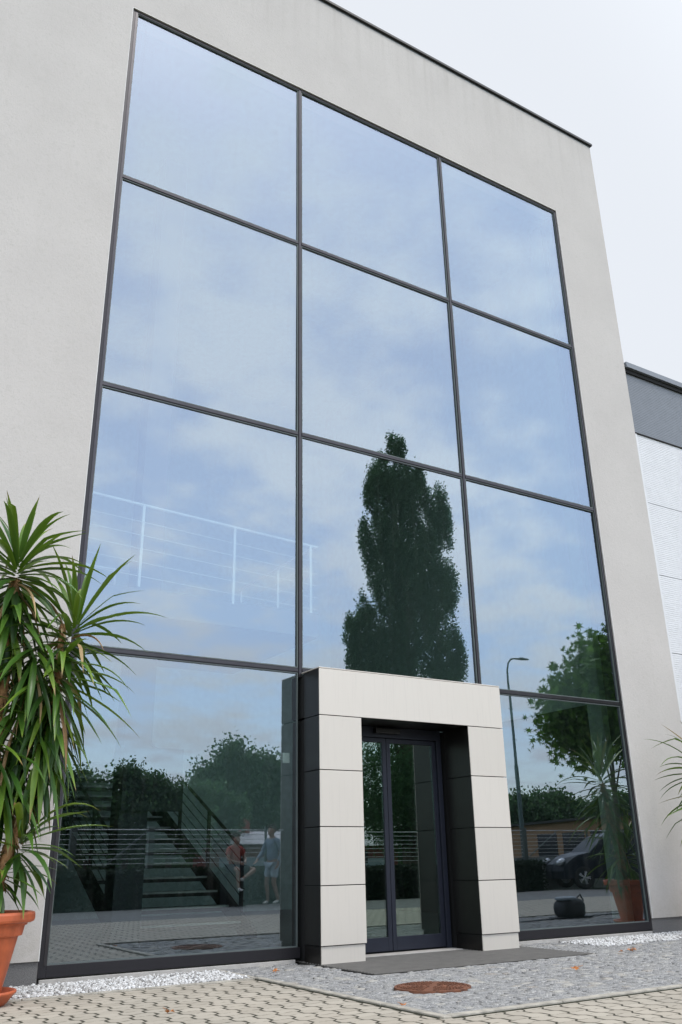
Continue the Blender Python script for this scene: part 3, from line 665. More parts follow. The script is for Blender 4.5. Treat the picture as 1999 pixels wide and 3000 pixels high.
# ------------------------------------------------------------------ trees mirrored in the glass
def foliage(name, lobes, y, dy, dens, size, m, parent, kind='leaf', zf=1.0, clump=.55):
    """lobes: (x, z, rx, rz); leaf sized faces gathered in small clumps through every lobe"""
    P = []
    for (x, z, rx, rz) in lobes:
        ry = rx * dy; vol = rx * rz * ry
        nc = max(6, int(dens * (rx * rz) ** .9))
        u = rng.normal(size=(nc, 3)); u /= np.linalg.norm(u, axis=1)[:, None]
        rr = rng.uniform(.15, 1.0, nc) ** .45
        c = u * rr[:, None] * np.array([rx, ry, rz]) * (1 + rng.normal(0, .07, (nc, 1))) + np.array([x, y, z])
        k = 12
        cs = np.repeat(c, k, 0) + rng.normal(0, 1, (nc * k, 3)) * size * clump * np.array([2.2, 2.2, 2.6 * zf])
        P.append(cs)
    P = np.concatenate(P); n = len(P)
    a = rng.normal(size=(n, 3)); a /= np.linalg.norm(a, axis=1)[:, None]
    b = rng.normal(size=(n, 3)); b -= a * (a * b).sum(1)[:, None]; b /= np.linalg.norm(b, axis=1)[:, None]
    s = size * rng.uniform(.55, 1.25, (n, 1))
    if kind == 'leaf': poly = np.array([(-.5, 0), (-.1, .36), (.55, 0), (-.1, -.36)])
    else:  # lobed maple leaf
        poly = np.array([(-.5, 0), (-.30, .16), (-.52, .50), (-.12, .26), (.05, .80), (.14, .22), (.62, .46), (.30, .09), (.92, 0), (.30, -.09), (.62, -.46), (.14, -.22), (.05, -.80), (-.12, -.26), (-.52, -.50), (-.30, -.16)]) * .75
    k = len(poly)
    V = P[:, None, :] + (a[:, None, :] * poly[None, :, 0:1] + b[:, None, :] * poly[None, :, 1:2]) * s[:, None, :]
    idx = np.arange(n * k)
    A = np.repeat(np.clip(rng.normal(.45, .25, n), 0, 1), k)
    return npmesh(name, V.reshape(-1, 3), k, idx, m, parent, attr=A)
def tree(name, label, y, lobes, base, dens, size, m, dy=.8, kind='leaf', group=None, tr=.25, zf=1.0, cat='tree', trunk_to=None, clump=.55):
    t = empty(name, (base, -y, 0), label, cat, group)
    top = max(z for _, z, _, _ in lobes)
    pts = [(base, -y, -.05), (base, -y, top * .3), (base + .1, -y, top * .6), (base + .1, -y, top * .85)]
    b = MB().tube(pts, [tr, tr * .8, tr * .5, tr * .12], 9)
    for (x, z, rx, rz) in [q for q in lobes if q[2] > .3][::2][:14]:
        z0 = max(top * .2, z - rz - abs(x - base) * .8); b.tube([(base, -y, z0 * .8), ((x + base) / 2, -y + rng.uniform(-.5, .5) * rx, (z0 + z) / 2), (x, -y, z + rz * .3)], [tr * .4, tr * .25, tr * .06], 5)
    b.build('trunk', MT['bark'], t)
    foliage('crown', lobes, -y, dy, dens, size, m, t, kind, zf, clump)
    return t
POP = [(19.52, 21.24, 0.2, 0.79), (19.88, 21.14, 0.2, 0.81), (20.19, 21.16, 0.2, 0.76), (18.8, 19.19, 0.38, 1.52), (18.34, 18.54, 0.41, 1.46), (18.01, 18.26, 0.24, 0.87), (19.19, 18.27, 0.42, 1.79), (19.79, 18.56, 0.43, 1.98), (20.29, 18.28, 0.43, 2.24), (20.76, 18.69, 0.36, 1.94), (21.12, 19.58, 0.26, 1.06), (21.45, 18.82, 0.21, 1.28), (21.75, 18.15, 0.22, 1.2), (22.48, 18.1, 0.38, 1.68), (22.81, 17.33, 0.26, 1.5), (22.07, 16.71, 0.29, 1.64), (21.41, 15.96, 0.43, 1.61), (20.77, 15.24, 0.49, 2.2), (20.13, 14.23, 0.55, 2.46), (19.5, 14.45, 0.55, 2.76), (18.99, 15.4, 0.47, 2.01), (18.54, 16.38, 0.34, 1.25), (17.65, 15.82, 0.23, 1.14), (17.94, 15.2, 0.26, 1.07), (18.24, 14.05, 0.33, 1.35), (18.68, 13.08, 0.36, 1.48), (22.77, 13.97, 0.33, 1.58), (22.37, 13.76, 0.36, 1.72), (21.91, 13.56, 0.43, 2.17), (21.35, 12.87, 0.42, 2.13), (20.78, 11.92, 0.48, 2.38), (20.09, 10.95, 0.47, 2.03), (19.46, 10.88, 0.46, 2.01), (18.98, 10.68, 0.39, 1.85), (17.46, 11.1, 0.34, 1.86), (17.84, 10.84, 0.32, 1.83), (17.06, 10.73, 0.31, 1.25), (16.68, 10.93, 0.25, 0.95), (18.23, 10.45, 0.29, 1.69), (18.54, 10.07, 0.26, 1.82), (21.63, 10.67, 0.42, 1.61), (22.18, 10.38, 0.35, 1.56), (22.8, 10.76, 0.32, 1.61), (23.22, 10.35, 0.25, 1.16), (16.76, 9.19, 0.24, 1.08), (17.25, 8.72, 0.37, 1.61), (18.01, 8.24, 0.5, 1.61), (18.98, 8.06, 0.57, 1.9), (19.99, 8.13, 0.59, 1.92), (21.03, 8.21, 0.6, 1.95), (22.1, 8.42, 0.55, 1.56), (22.72, 8.89, 0.35, 1.44)] + [(18.6, 4.2, 1.6, 2.2), (20.9, 4.2, 1.6, 2.2), (19.8, 3.0, 2.2, 1.8)]
def rough(lobes, seed=3):
    rg = np.random.default_rng(seed); out = [(x, z, rx * .85, rz * .85) for x, z, rx, rz in lobes]
    for (x, z, rx, rz) in lobes:
        for k in range(5):
            t = rg.uniform(-.3, math.pi + .3); q = rg.uniform(.16, .34)
            out.append((x + rx * .92 * math.cos(t), z + rz * .92 * math.sin(t), rx * q, rz * q * rg.uniform(.8, 1.4)))
    return out
tree('poplar', 'tall dark columnar poplar mirrored in the middle panes above the portal', 25, [(x, z, rx * .8, rz) for x, z, rx, rz in POP], 19.8, 470, .115, TL, dy=2.2, tr=.4, zf=2.0, clump=.26)
BIG = [(32.48, 9.13, 2.25, 1.97), (30.68, 8.27, 1.37, 1.12), (34.74, 9.2, 1.73, 1.41), (33.84, 7.22, 3.82, 1.95), (37.26, 8.62, 1.38, 1.34), (38.44, 8.82, 1., 1.35), (31.12, 6.37, 1.82, 1.43), (35.76, 5.48, 4.27, 2.11), (33.38, 10.48, .76, .83), (31.5, 4.0, 3, 2), (37, 3.5, 4, 2.5), (40.5, 7.5, 1.8, 2.2)]
tree('broadleaf_tree', 'largest round leafy tree mirrored in the lower left pane beside the portal', 72, rough(BIG), 34.5, 70, .36, TL, tr=.5, clump=.75)
LEF = [(11.94, 5.41, .58, .88), (13.59, 5.11, .95, .95), (13.28, 4.66, 1.18, .66), (15.82, 5.83, 1.37, 1.03), (15.41, 6.51, .49, .46), (16.83, 5.63, 1.13, .92), (17.84, 5.53, .89, .7), (19.14, 5.33, .91, .7), (20.45, 5.24, 1.06, .71), (15.22, 4.25, 3.09, 1.34), (18.95, 4.17, 2.61, 1.27), (11.71, 4.21, 1.38, 1.3)]
gT = 'trees along the far side of the road'
tree('broadleaf_tree', 'dark tree mirrored behind the staircase, left of the tallest dark one', 52, rough([LEF[1], LEF[2], (13.0, 3.0, 2.0, 1.6)]), 13.3, 130, .26, TL, group=gT, tr=.25)
tree('broadleaf_tree', 'pointed dark tree mirrored above the middle of the staircase', 52, rough([LEF[3], LEF[4], LEF[5], LEF[9], (15.8, 2.6, 2.2, 1.5)]), 15.8, 130, .26, TL, group=gT, tr=.25)
tree('broadleaf_tree', 'low ragged tree mirrored between the staircase and the largest tree', 52, rough([LEF[6], LEF[7], LEF[8], LEF[10], (19.4, 2.6, 2.4, 1.5)]), 18.9, 110, .26, TL, group=gT, tr=.25)
tree('broadleaf_tree', 'dark tree mirrored at the left edge of the lower left pane', 50, rough([LEF[0], LEF[11], (10.6, 5.3, .9, 1.1), (10.2, 4.2, 1.8, 1.7), (10.8, 2.4, 2.0, 1.5)]), 11.0, 130, .26, TL, group=gT, tr=.25)
tree('broadleaf_tree', 'small tree mirrored under the right side of the largest tree', 60, rough([(25.5, 5.2, 1.8, 1.3), (24.5, 4.2, 2.2, 1.6), (26.5, 4.0, 2.0, 1.6)]), 25.4, 90, .28, TL, group=gT, tr=.25)
RGT = [(44.48, 4.45, .91, .52), (45.8, 4.86, 1.11, .59), (48.04, 4.89, 1.73, .8), (49.56, 4.78, 1.17, .67), (50.69, 4.53, 1.19, .54), (52.44, 4.28, 1.63, .54), (55.61, 4.73, 1.71, .7), (46.62, 4.09, 3.81, .65), (51.37, 3.87, 4.07, .54)]
tree('broadleaf_tree', 'wide bushy tree mirrored in the lower right pane behind the lamp pole', 45, rough([RGT[0], RGT[1], RGT[2], RGT[3], RGT[7], (46.6, 2.8, 3.5, 1.6)]), 47, 90, .28, TL, group=gT, tr=.25)
tree('broadleaf_tree', 'bushy tree mirrored behind the yucca in the lower right pane', 45, rough([RGT[4], RGT[5], RGT[6], RGT[8], (53.5, 2.8, 4.0, 1.6), (57.6, 4.4, 2.2, 1.3)]), 53, 90, .28, TL, group=gT, tr=.25)
MAP = [(8.08, 4.82, .17, .14), (8.53, 4.9, .18, .13), (8.73, 4.68, .36, .22), (8.11, 4.44, .39, .17), (8.38, 4.33, .4, .21), (7.56, 3.96, .38, .17), (7.94, 3.99, .53, .24), (8.63, 4.11, .45, .42), (7.15, 3.6, .27, .16), (7.58, 3.5, .61, .26), (8.24, 3.55, .63, .4), (6.97, 3.3, .18, .11), (6.94, 3.08, .18, .12), (7.52, 3.12, .51, .26), (8.16, 3.15, .58, .3), (8.84, 3.46, .35, .51), (7.74, 2.81, .37, .16), (8.05, 2.76, .19, .19), (8.78, 2.93, .24, .16), (9.3, 4.0, .6, .9), (9.5, 3.2, .6, .6), (9.2, 4.9, .4, .4)]
tree('maple_tree', 'young maple with large lobed leaves mirrored above the yucca in the right panes', 3, MAP, 8.45, 210, .155, ML, dy=.9, kind='maple', tr=.05, clump=.4)

n = 60000
Pw = np.stack([rng.uniform(-45, 110, n), rng.uniform(-97, -88, n), 0 * rng.uniform(0, 1, n)], -1)
top = 3.4 + 1.1 * np.sin(Pw[:, 0] * .31) + .7 * np.sin(Pw[:, 0] * .83 + 1) + .5 * np.sin(Pw[:, 0] * 2.1)
Pw[:, 2] = top * rng.uniform(0, 1, n) ** .7
av = rng.normal(size=(n, 3)); av /= np.linalg.norm(av, axis=1)[:, None]; bv = rng.normal(size=(n, 3)); bv -= av * (av * bv).sum(1)[:, None]; bv /= np.linalg.norm(bv, axis=1)[:, None]
Vw = Pw[:, None] + (av[:, None] * np.array([-.5, 0, .5, 0])[None, :, None] + bv[:, None] * np.array([0, .35, 0, -.35])[None, :, None]) * rng.uniform(.4, .9, (n, 1, 1))
tag(npmesh('distant_woods', Vw.reshape(-1, 3), 4, np.arange(n * 4), TL, attr=np.repeat(np.clip(rng.normal(.4, .25, n), 0, 1), 4)), 'far-off dark band of woods closing the view behind the houses', 'woods', kind='stuff')

# ------------------------------------------------------------------ hedge, fence, buildings across the road
def hedge():
    h = empty('hedge', (4, -13, 0), 'long clipped dark green hedge across the road, mirrored behind the staircase', 'hedge')
    MB().box((-25, -13.35, -.05), (15.8, -12.75, .74)).build('branches', simple('hedge_inside', (.012, .02, .01), .9), h)
    n = 26000
    P = np.stack([rng.uniform(-12, 15.9, n), rng.uniform(-13.45, -12.62, n), rng.uniform(.0, .86, n)], -1)
    face = rng.random(n)
    P[:, 1] = np.where(face < .6, rng.normal(-12.68, .035, n), P[:, 1]); P[:, 2] = np.where(face >= .6, rng.normal(.80, .035, n), P[:, 2])
    a = rng.normal(size=(n, 3)); a /= np.linalg.norm(a, axis=1)[:, None]; b = rng.normal(size=(n, 3)); b -= a * (a * b).sum(1)[:, None]; b /= np.linalg.norm(b, axis=1)[:, None]
    poly = np.array([(-.5, 0), (0, .35), (.5, 0), (0, -.35)]); s = rng.uniform(.05, .11, (n, 1))
    V = P[:, None] + (a[:, None] * poly[None, :, 0:1] + b[:, None] * poly[None, :, 1:2]) * s[:, None]
    npmesh('foliage', V.reshape(-1, 3), 4, np.arange(n * 4), HL, h, attr=np.repeat(np.clip(rng.normal(.4, .25, n), 0, 1), 4))
hedge()
fn = empty('wire_fence', (5, -13.6, 0), 'fence of horizontal pale wires above the hedge, mirrored in the lower panes', 'fence')
for k in range(8):
    z = .98 + k * .113
    MB().tube([(-14, -13.6, z), (34, -13.6, z)], .007 if k < 7 else .014, 5).build('wire', MT['wire'], fn)
for xp in [-9, -6, -3, 0, 1.4, 3.35, 6.6, 9.5, 12.4, 15.9, 18.9, 22, 25, 28]:
    thick = .15 if xp in (1.4, 3.35, 15.9) else .05
    MB().box((xp - thick / 2, -13.6 - thick / 2, -.05), (xp + thick / 2, -13.6 + thick / 2, 1.86)).build('post', MT['post'], fn)
for x0, x1 in ((2.2, 3.3), (16.0, 17.5)): MB().beam((x0, -13.66, .9), (x1, -13.66, 1.75), .03).build('brace', MT['post'], fn)
MB().box((12.5, -13.9, -.05), (34, -13.75, .95)).build('base_wall', simple('pale_base_wall', (.35, .38, .36), .9), fn)
rb = empty('red_house', (31, -62, 0), 'low red brick house with pale roof and chimney mirrored behind the walking person', 'house')
MB().box((25.6, -63.6, -.05), (44, -60.4, 2.35)).build('wall', MT['redwall'], rb)
b = MB().add([(24.9, -60, 2.33), (44.6, -60, 2.33), (44.6, -64.0, 2.33), (24.9, -64.0, 2.33), (27.4, -62.3, 3.4), (42.2, -62.3, 3.4)], [(0, 1, 5, 4), (1, 2, 5), (2, 3, 4, 5), (3, 0, 4), (3, 2, 1, 0)])
rf = b.build('roof', MT['paleroof'], rb)
MB().box((29.25, -62.6, 2.8), (29.95, -62.0, 4.45)).build('chimney', MT['chim'], rf)
b = MB().box((26.5, -60.39, .05), (43, -60.36, 1.3)); b.build('base_band', simple('pale_blue_band', (.33, .42, .47), .8), rb)
for k in range(5): MB().box((27.5 + k * 3, -60.35, .9), (28.7 + k * 3, -60.33, 1.9)).build('window', MT['darkwin'], rb)
tb = empty('tan_building', (36, -30, 0), 'low tan building with dark roof edge, mirrored in the lower right pane', 'building', rz=0)
A_ = Vector((40.8, -45, 0)); B_ = Vector((33.2, -21, 0)); dv = (B_ - A_).normalized(); nv_ = Vector((-dv.y, dv.x, 0)); nv_ = nv_ if nv_.x > 0 else -nv_
def wallbox(s0, s1, z0, z1, o0, o1):
    P = [A_ + dv * s + nv_ * o for s, o in ((s0, o0), (s1, o0), (s1, o1), (s0, o1))]
    return MB().add([(p.x, p.y, z0) for p in P] + [(p.x, p.y, z1) for p in P], [(0, 3, 2, 1), (4, 5, 6, 7), (0, 1, 5, 4), (1, 2, 6, 5), (2, 3, 7, 6), (3, 0, 4, 7)])
Ls = (B_ - A_).length
wallbox(0, Ls, -.05, 2.95, 0, 9).build('wall', MT['tanwall'], tb)
wallbox(-.3, Ls + .3, 2.951, 3.08, -.3, 9.3).build('roof', MT['coping'], tb)
for k in range(4): wallbox(9.5 + k * 3.6, 12.3 + k * 3.6, .9, 2.3, -.03, .02).build('window', MT['darkwin'], tb)
# street lamp
sl = empty('street_lamp', (17.15, -15, 0), 'tall grey-green street lamp mirrored in the right panes beside the portal', 'street lamp')
MB().tube([(17.15, -15, -.05), (17.15, -15, 4.0)], [.085, .075], 12).build('pole_base', MT['lampgreen'], sl)
MB().tube([(17.15, -15, 3.98), (17.22, -15, 6.6), (17.2, -15, 7.1), (17.22, -15, 7.5), (17.3, -15, 7.78), (17.45, -15, 7.93), (17.62, -15, 7.97), (17.9, -15, 7.98)], [.055, .045, .036, .034, .033, .032, .03, .03], 10).build('pole', MT['lampgreen'], sl)
o = MB().lathe((0, 0, 0), [(.001, -.17), (.05, -.16), (.085, -.1), (.09, .02), (.05, .3), (.001, .36)], 14).build('lamp_head', MT['lampgreen'], sl, local=True, smooth=True)
o.location = (.85, 0, 8.0); o.rotation_euler = (0, R_(88), 0); o.scale = (.6, 1, 1)
for z in (6.0, 4.9): MB().tube([(17.1, -15.0, z), (17.32, -15.0, z)], .012, 6).build('bracket', MT['lampgreen'], sl)

# pale vans behind the fence, dark car on the kerb
def wheel(parent, c, r=.33):
    o = MB()
    b = MB(); n = 28
    prof = [(.20, -.10), (.27, -.115), (.33, -.09), (.335, 0), (.33, .09), (.27, .115), (.20, .10)]
    for rr, yy in prof:
        for k in range(n):
            t = 2 * math.pi * k / n; b.v.append((c[0] + rr * r / .33 * math.cos(t), c[1] + yy, c[2] + rr * r / .33 * math.sin(t)))
    for i in range(len(prof) - 1):
        for k in range(n): b.f.append((i * n + k, i * n + (k + 1) % n, (i + 1) * n + (k + 1) % n, (i + 1) * n + k)); b.mi.append(0)
    w = b.build('wheel', MT['tyre'], parent, smooth=True)
    q = MB(); s = 1 if c[1] > parent.location.y else -1
    for k in range(10):
        t = 2 * math.pi * (k // 2) / 5 + (.13 if k % 2 else -.13)
        q.beam((c[0], c[1] + s * .10, c[2]), (c[0] + .215 * math.cos(t), c[1] + s * .085, c[2] + .215 * math.sin(t)), .028, .02, up=(0, 1, 0))
    q.tube([(c[0] + .215 * math.cos(2 * math.pi * k / 24), c[1] + s * .09, c[2] + .215 * math.sin(2 * math.pi * k / 24)) for k in range(25)], .012, 6)
    q.build('rim', MT['alloy'], w)
def car(name, x0, yc_, L, Wd, H, paint, label, cat, boxy=False, wheels=True):
    """nose towards -X, standing at x0..x0+L"""
    t = empty(name, (x0 + L / 2, yc_, 0), label, cat)
    if boxy: prof = [(0, .35), (0, .75), (.04, .95), (.18, 1.1), (.26, 1.65), (.36, H * .97), (.9, H), (1.0, H * .97), (1.0, .35)]
    else: prof = [(0, .30), (-.0, .52), (.015, .72), (.07, .88), (.16, 1.0), (.25, 1.08), (.38, H * .93), (.48, H), (.82, H * .99), (.95, H * .75), (1.0, .95), (1.0, .32)]
    P = [(x0 + a * L, z) for a, z in prof]; n = len(P); V = []; F_ = []
    secs = [(-1, .93), (-.97, 1.0), (-.3, 1.0), (.3, 1.0), (.97, 1.0), (1, .93)]
    for sy, sc in secs:
        for i, (px, pz) in enumerate(P):
            fr = min(1, max(0, (pz - .95) / (H - .95)))                 # tumblehome
            yy = yc_ + sy * Wd / 2 * (1 - .13 * fr * (abs(sy) > .5))
            xx = px + (x0 + L / 2 - px) * (1 - sc) * .6 + (.05 * L * abs(sy) ** 6 if i < 4 else 0)
            V.append((xx, yy, .3 + (pz - .3) * (sc * .15 + .85)))
    for j in range(len(secs) - 1):
        for i in range(n): F_.append((j * n + i, j * n + (i + 1) % n, (j + 1) * n + (i + 1) % n, (j + 1) * n + i))
    F_.append(tuple(range(n))[::-1]); F_.append(tuple((len(secs) - 1) * n + i for i in range(n)))
    MB().add(V, F_).build('body', paint, t, bevel=.03, smooth=False)
    for sy in (-1, 1):
        y = yc_ + sy * (Wd / 2 * .925)
        if not boxy:
            pts = [(x0 + .27 * L, 1.08), (x0 + .375 * L, H * .90), (x0 + .48 * L, H * .95), (x0 + .80 * L, H * .94), (x0 + .90 * L, 1.12)]
        else: pts = [(x0 + .20 * L, 1.15), (x0 + .27 * L, 1.62), (x0 + .37 * L, 1.75), (x0 + .40 * L, 1.15)]
        k = len(pts); f = [tuple(range(k)), tuple(range(2 * k - 1, k - 1, -1))] + [(i, k + i, k + (i + 1) % k, (i + 1) % k) for i in range(k)]
        MB().add([(a, y - .02 * sy, z) for a, z in pts] + [(a, y + .035 * sy - (.05 * sy if z > 1.3 else 0), z) for a, z in pts], f).build('side_window', MT['darkwin'], t)
        if wheels:
            wheel(t, (x0 + .19 * L, yc_ + sy * (Wd / 2 - .09), .33)); wheel(t, (x0 + .80 * L, yc_ + sy * (Wd / 2 - .09), .33))
        hl = MB().lathe((0, 0, 0), [(.001, -.10), (.08, -.09), (.13, 0), (.08, .09), (.001, .1)], 14).build('headlight', MT['lampglass'], t, local=True, smooth=True)
        hl.location = (-L / 2 + .18, sy * (Wd / 2 - .20), .80); hl.scale = (1.4, 1.1, .9); hl.rotation_euler = (0, R_(-25), 0)
    return t
cr = car('parked_car', 18.5 - 2.25, -12.2, 4.5, 1.8, 1.66, MT['carpaint'], 'dark blue parked car, its nose mirrored behind the yucca in the right pane', 'car')
cr.rotation_euler = (0, 0, R_(25))

# black bag
bgt = empty('black_bag', (6.85, -2.86, 0), 'black soft bag with grey flap on the slot drain, mirrored in the right pane', 'bag')
def blob(name, c, r, m, parent, sq=.7, seed=1, jit=.07):
    rg = np.random.default_rng(seed); b = MB(); nu, nv2 = 20, 12; V = []
    for j in range(nv2 + 1):
        ph = -math.pi / 2 + math.pi * j / nv2
        for i in range(nu):
            th = 2 * math.pi * i / nu
            f = lambda q: math.copysign(abs(q) ** sq, q)
            k = 1 + jit * math.sin(3 * th + seed) * math.cos(2 * ph) + rg.uniform(-.02, .02)
            V.append((c[0] + r[0] * f(math.cos(ph)) * f(math.cos(th)) * k, c[1] + r[1] * f(math.cos(ph)) * f(math.sin(th)) * k, c[2] + r[2] * f(math.sin(ph)) * k))
    F_ = [(j * nu + i, j * nu + (i + 1) % nu, (j + 1) * nu + (i + 1) % nu, (j + 1) * nu + i) for j in range(nv2) for i in range(nu)]
    return b.add(V, F_).build(name, m, parent, smooth=True)
blob('bag_body', (6.88, -2.88, .15), (.28, .17, .155), MT['black'], bgt, .6, 2)
blob('flap', (6.80, -2.87, .305), (.20, .13, .035), MT['bagtop'], bgt, .7, 3)
MB().box((6.46, -2.98, .0), (7.28, -2.76, .03)).build('bag_base', MT['black'], bgt, bevel=.01)
MB().tube([(7.05, -2.88, .30), (7.14, -2.88, .36), (7.2, -2.88, .28), (7.2, -2.9, .1)], .014, 6).build('strap', MT['black'], bgt)

# ------------------------------------------------------------------ people (grown over a skeleton)
def skin_mesh(name, pts, edges, m, parent, sub=2, root=0):
    me = bpy.data.meshes.new(name); me.from_pydata([p[:3] for p in pts], edges, [])
    o = bpy.data.objects.new(name, me); COL.objects.link(o); o.parent = parent
    o.modifiers.new('skin', 'SKIN')
    if not me.skin_vertices: 
        bpy.context.view_layer.update()
    for i, p in enumerate(pts):
        sv = me.skin_vertices[0].data[i]; r = p[3]; sv.radius = r if isinstance(r, tuple) else (r, r); sv.use_root = (i == root)
    s = o.modifiers.new('sub', 'SUBSURF'); s.levels = sub; s.render_levels = sub
    me.materials.append(m)
    return o
def person(label, loc, rz, J, shirt, sleeve, shorts, shoe, hold=None):
    """J: local joints; the figure faces +Y"""
    t = empty('person', loc, label, 'person', rz=rz)
    V = lambda k: Vector(J[k])
    pts = []; E = []
    def ad(p, r, par=None):
        pts.append((*p, r)); i = len(pts) - 1
        if par is not None: E.append((par, i))
        return i
    pel = ad(V('pelvis'), (.15, .11)); wa = ad(V('waist'), (.125, .095), pel); ch = ad(V('chest'), (.16, .11), wa); sh = ad(V('neckbase'), (.09, .07), ch)
    nk = ad(V('neck'), .055, sh); hd = V('head'); f = V('face').normalized()
    j1 = ad(hd + Vector((0, 0, -.07)) + f * .02, (.062, .075), nk); j2 = ad(hd, (.078, .095), j1); j3 = ad(hd + Vector((0, 0, .07)), (.07, .085), j2); ad(hd + Vector((0, 0, .115)), .04, j3)
    ad(hd + f * .112 + Vector((0, 0, -.012)), .012, j2)
    side = Vector((0, 0, 1)).cross(f)
    for s in (-1, 1): ad(hd + side * s * .088, .014, j2)
    for s in ('L', 'R'):
        a = ad(V('sho' + s), .06, sh); b_ = ad(V('elb' + s), .042, a); c = ad(V('wri' + s), .027, b_)
        d = (V('wri' + s) - V('elb' + s)).normalized(); pl = ad(V('wri' + s) + d * .06, (.034, .018), c)
        sd_ = d.cross(Vector((0, 1, .3))).normalized()
        for k in range(4):
            q1 = V('wri' + s) + d * .10 + sd_ * (.011 * (k - 1.5) * 1.7); ln = (.058, .07, .066, .05)[k]
            i1 = ad(q1, .009, pl); i2 = ad(q1 + d * ln * .5 + Vector((0, .006, 0)), .0085, i1); ad(q1 + d * ln + Vector((0, .022, 0)), .007, i2)
        i1 = ad(V('wri' + s) + d * .05 + sd_ * .042, .010, pl); ad(V('wri' + s) + d * .085 + sd_ * .058 + Vector((0, .012, 0)), .008, i1)
        h = ad(V('hip' + s), .088, pel); k = ad(V('kne' + s), .058, h); cf = ad(V('kne' + s).lerp(V('ank' + s), .3), .058, k); an = ad(V('ank' + s), .036, cf)
        ft = V('toe' + s); ad(V('ank' + s).lerp(ft, .5) + Vector((0, 0, -.03)), (.035, .028), an)
    skin_mesh('body', pts, E, MT['skin'], t)
    # shirt
    pts = []; E = []
    p0 = ad(V('pelvis') + Vector((0, 0, .0)), (.172, .13)); p1 = ad(V('waist'), (.158, .122), p0); p2 = ad(V('chest'), (.182, .13), p1); p3 = ad(V('neckbase') + Vector((0, 0, -.01)), (.11, .085), p2)
    for s in ('L', 'R'):
        a = ad(V('sho' + s), .075, p3)
        if sleeve == 'long': b_ = ad(V('elb' + s), .058, a); ad(V('elb' + s).lerp(V('wri' + s), .93), .042, b_)
        else: ad(V('sho' + s).lerp(V('elb' + s), .65), .066, a)
    skin_mesh('shirt', pts, E, shirt, t)
    pts = []; E = []
    p0 = ad(V('pelvis') + Vector((0, 0, .03)), (.165, .125))
    for s in ('L', 'R'):
        a = ad(V('hip' + s), .108, p0); ad(V('hip' + s).lerp(V('kne' + s), .80), .098, a)
    skin_mesh('shorts', pts, E, shorts, t)
    pts = []; E = []; a = ad(hd + Vector((0, 0, .055)) - f * .03, (.082, .09)); b_ = ad(hd + Vector((0, 0, .10)) - f * .012, (.07, .082), a); ad(hd - f * .065 + Vector((0, 0, -.01)), (.06, .05), a)
    skin_mesh('hair', pts, E, MT['hair'], t)
    for s in ('L', 'R'):
        pts = []; E = []; a = ad(V('ank' + s) + Vector((0, 0, -.03)), .045); b_ = ad(V('ank' + s).lerp(V('toe' + s), .55) + Vector((0, 0, -.02)), (.044, .034), a); ad(V('toe' + s), (.04, .026), b_)
        skin_mesh('shoe', pts, E, shoe, t)
    return t
walkJ = dict(pelvis=(0, 0, .96), waist=(0, .01, 1.12), chest=(0, .0, 1.36), neckbase=(0, 0, 1.50), neck=(0, .01, 1.57), head=(0, .04, 1.69), face=(0, 1, -.1),
    shoL=(-.19, 0, 1.45), elbL=(-.25, .10, 1.19), wriL=(-.22, .32, 1.02), shoR=(.19, 0, 1.45), elbR=(.26, -.06, 1.19), wriR=(.25, .06, .95),
    hipL=(-.09, 0, .90), kneL=(-.10, .10, .51), ankL=(-.10, .04, .10), toeL=(-.10, .22, .035), hipR=(.09, 0, .90), kneR=(.09, .05, .50), ankR=(.09, -.12, .12), toeR=(.09, .05, .035))
person('person walking in a grey-blue long-sleeved top and pale shorts, mirrored beside the portal', (5.95, -11.95, 0), R_(70), walkJ, MT['bluegrey'], 'long', MT['paleshort'], MT['shoe'])
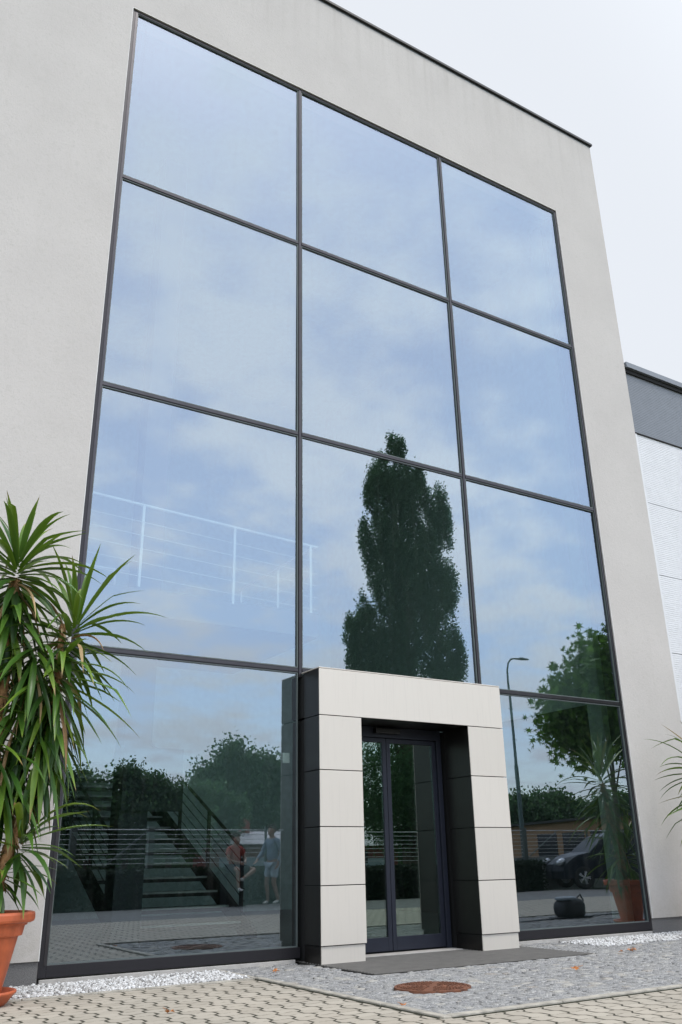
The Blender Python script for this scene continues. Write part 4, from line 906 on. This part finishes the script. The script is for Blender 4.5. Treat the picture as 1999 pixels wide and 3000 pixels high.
sitJ = dict(pelvis=(0, 0, .86), waist=(0, .01, .99), chest=(0, .02, 1.19), neckbase=(0, .03, 1.32), neck=(0, .04, 1.38), head=(0, .07, 1.49), face=(0, 1, -.25),
    shoL=(-.19, .02, 1.27), elbL=(-.26, .10, 1.03), wriL=(-.10, .27, .97), shoR=(.19, .02, 1.27), elbR=(.26, .10, 1.03), wriR=(.12, .28, .99),
    hipL=(-.09, .03, .84), kneL=(-.20, .44, .82), ankL=(-.16, .42, .42), toeL=(-.16, .58, .36), hipR=(.09, .03, .84), kneR=(.36, .36, .80), ankR=(-.02, .42, .62), toeR=(-.16, .46, .60))
person('seated person in orange T-shirt and dark shorts, mirrored behind the stair rail', (4.93, -12.0, 0), R_(-10), sitJ, MT['orange'], 'short', MT['darkshort'], MT['shoe'])
MB().box((4.68, -12.25, -.004), (5.18, -11.86, .74)).build('low_block', simple('dark_block', (.012, .016, .014), .9), bevel=.01)
tag(bpy.data.objects['low_block'], 'dark low block the person in orange sits on, mirrored in the left pane', 'block')

# ------------------------------------------------------------------ fallen leaves
def fallen(x, y, z, s, rz, label, seed):
    rg = np.random.default_rng(seed); n = 14; V = [(0, 0, .01)]
    for k in range(n):
        t = 2 * math.pi * k / n; r = s * (.5 + .5 * (k % 2)) * rg.uniform(.75, 1.15); V.append((r * math.cos(t), r * .75 * math.sin(t), s * rg.uniform(.0, .55)))
    b = MB().add(V, [(0, 1 + k, 1 + (k + 1) % n) for k in range(n)])
    b.tube([(0, 0, .01), (-s * .8, 0, .02), (-s * 1.4, s * .2, .03)], .0018, 4)
    o = b.build('fallen_leaf', MT['deadleaf']); o.location = (x, y, z); o.rotation_euler = (rg.uniform(-.2, .2), rg.uniform(-.2, .2), rz)
    tag(o, label, 'leaf', 'dry leaves on the ground')
fallen(-2.314, -2.29, .004, .045, .4, 'curled brown leaf on the beige pavers in the foreground', 1)
fallen(-.60, -.60, .008, .045, 1.9, 'small rust-brown leaf on the cobbles left of the portal', 2)
fallen(1.577, -2.319, .012, .05, 2.7, 'orange leaf alone on the cobbles right of the manhole', 3)
fallen(3.078, -1.511, .012, .04, .9, 'left brown leaf of the three near the right gravel', 4)
fallen(3.24, -1.50, .012, .045, 2.1, 'middle dark brown leaf of the three near the right gravel', 5)
fallen(3.36, -1.44, .012, .04, .2, 'right brown leaf of the three near the right gravel', 7)
fallen(-.90, -3.10, .012, .035, .2, 'reddish leaf near the front corner of the cobbles', 6)
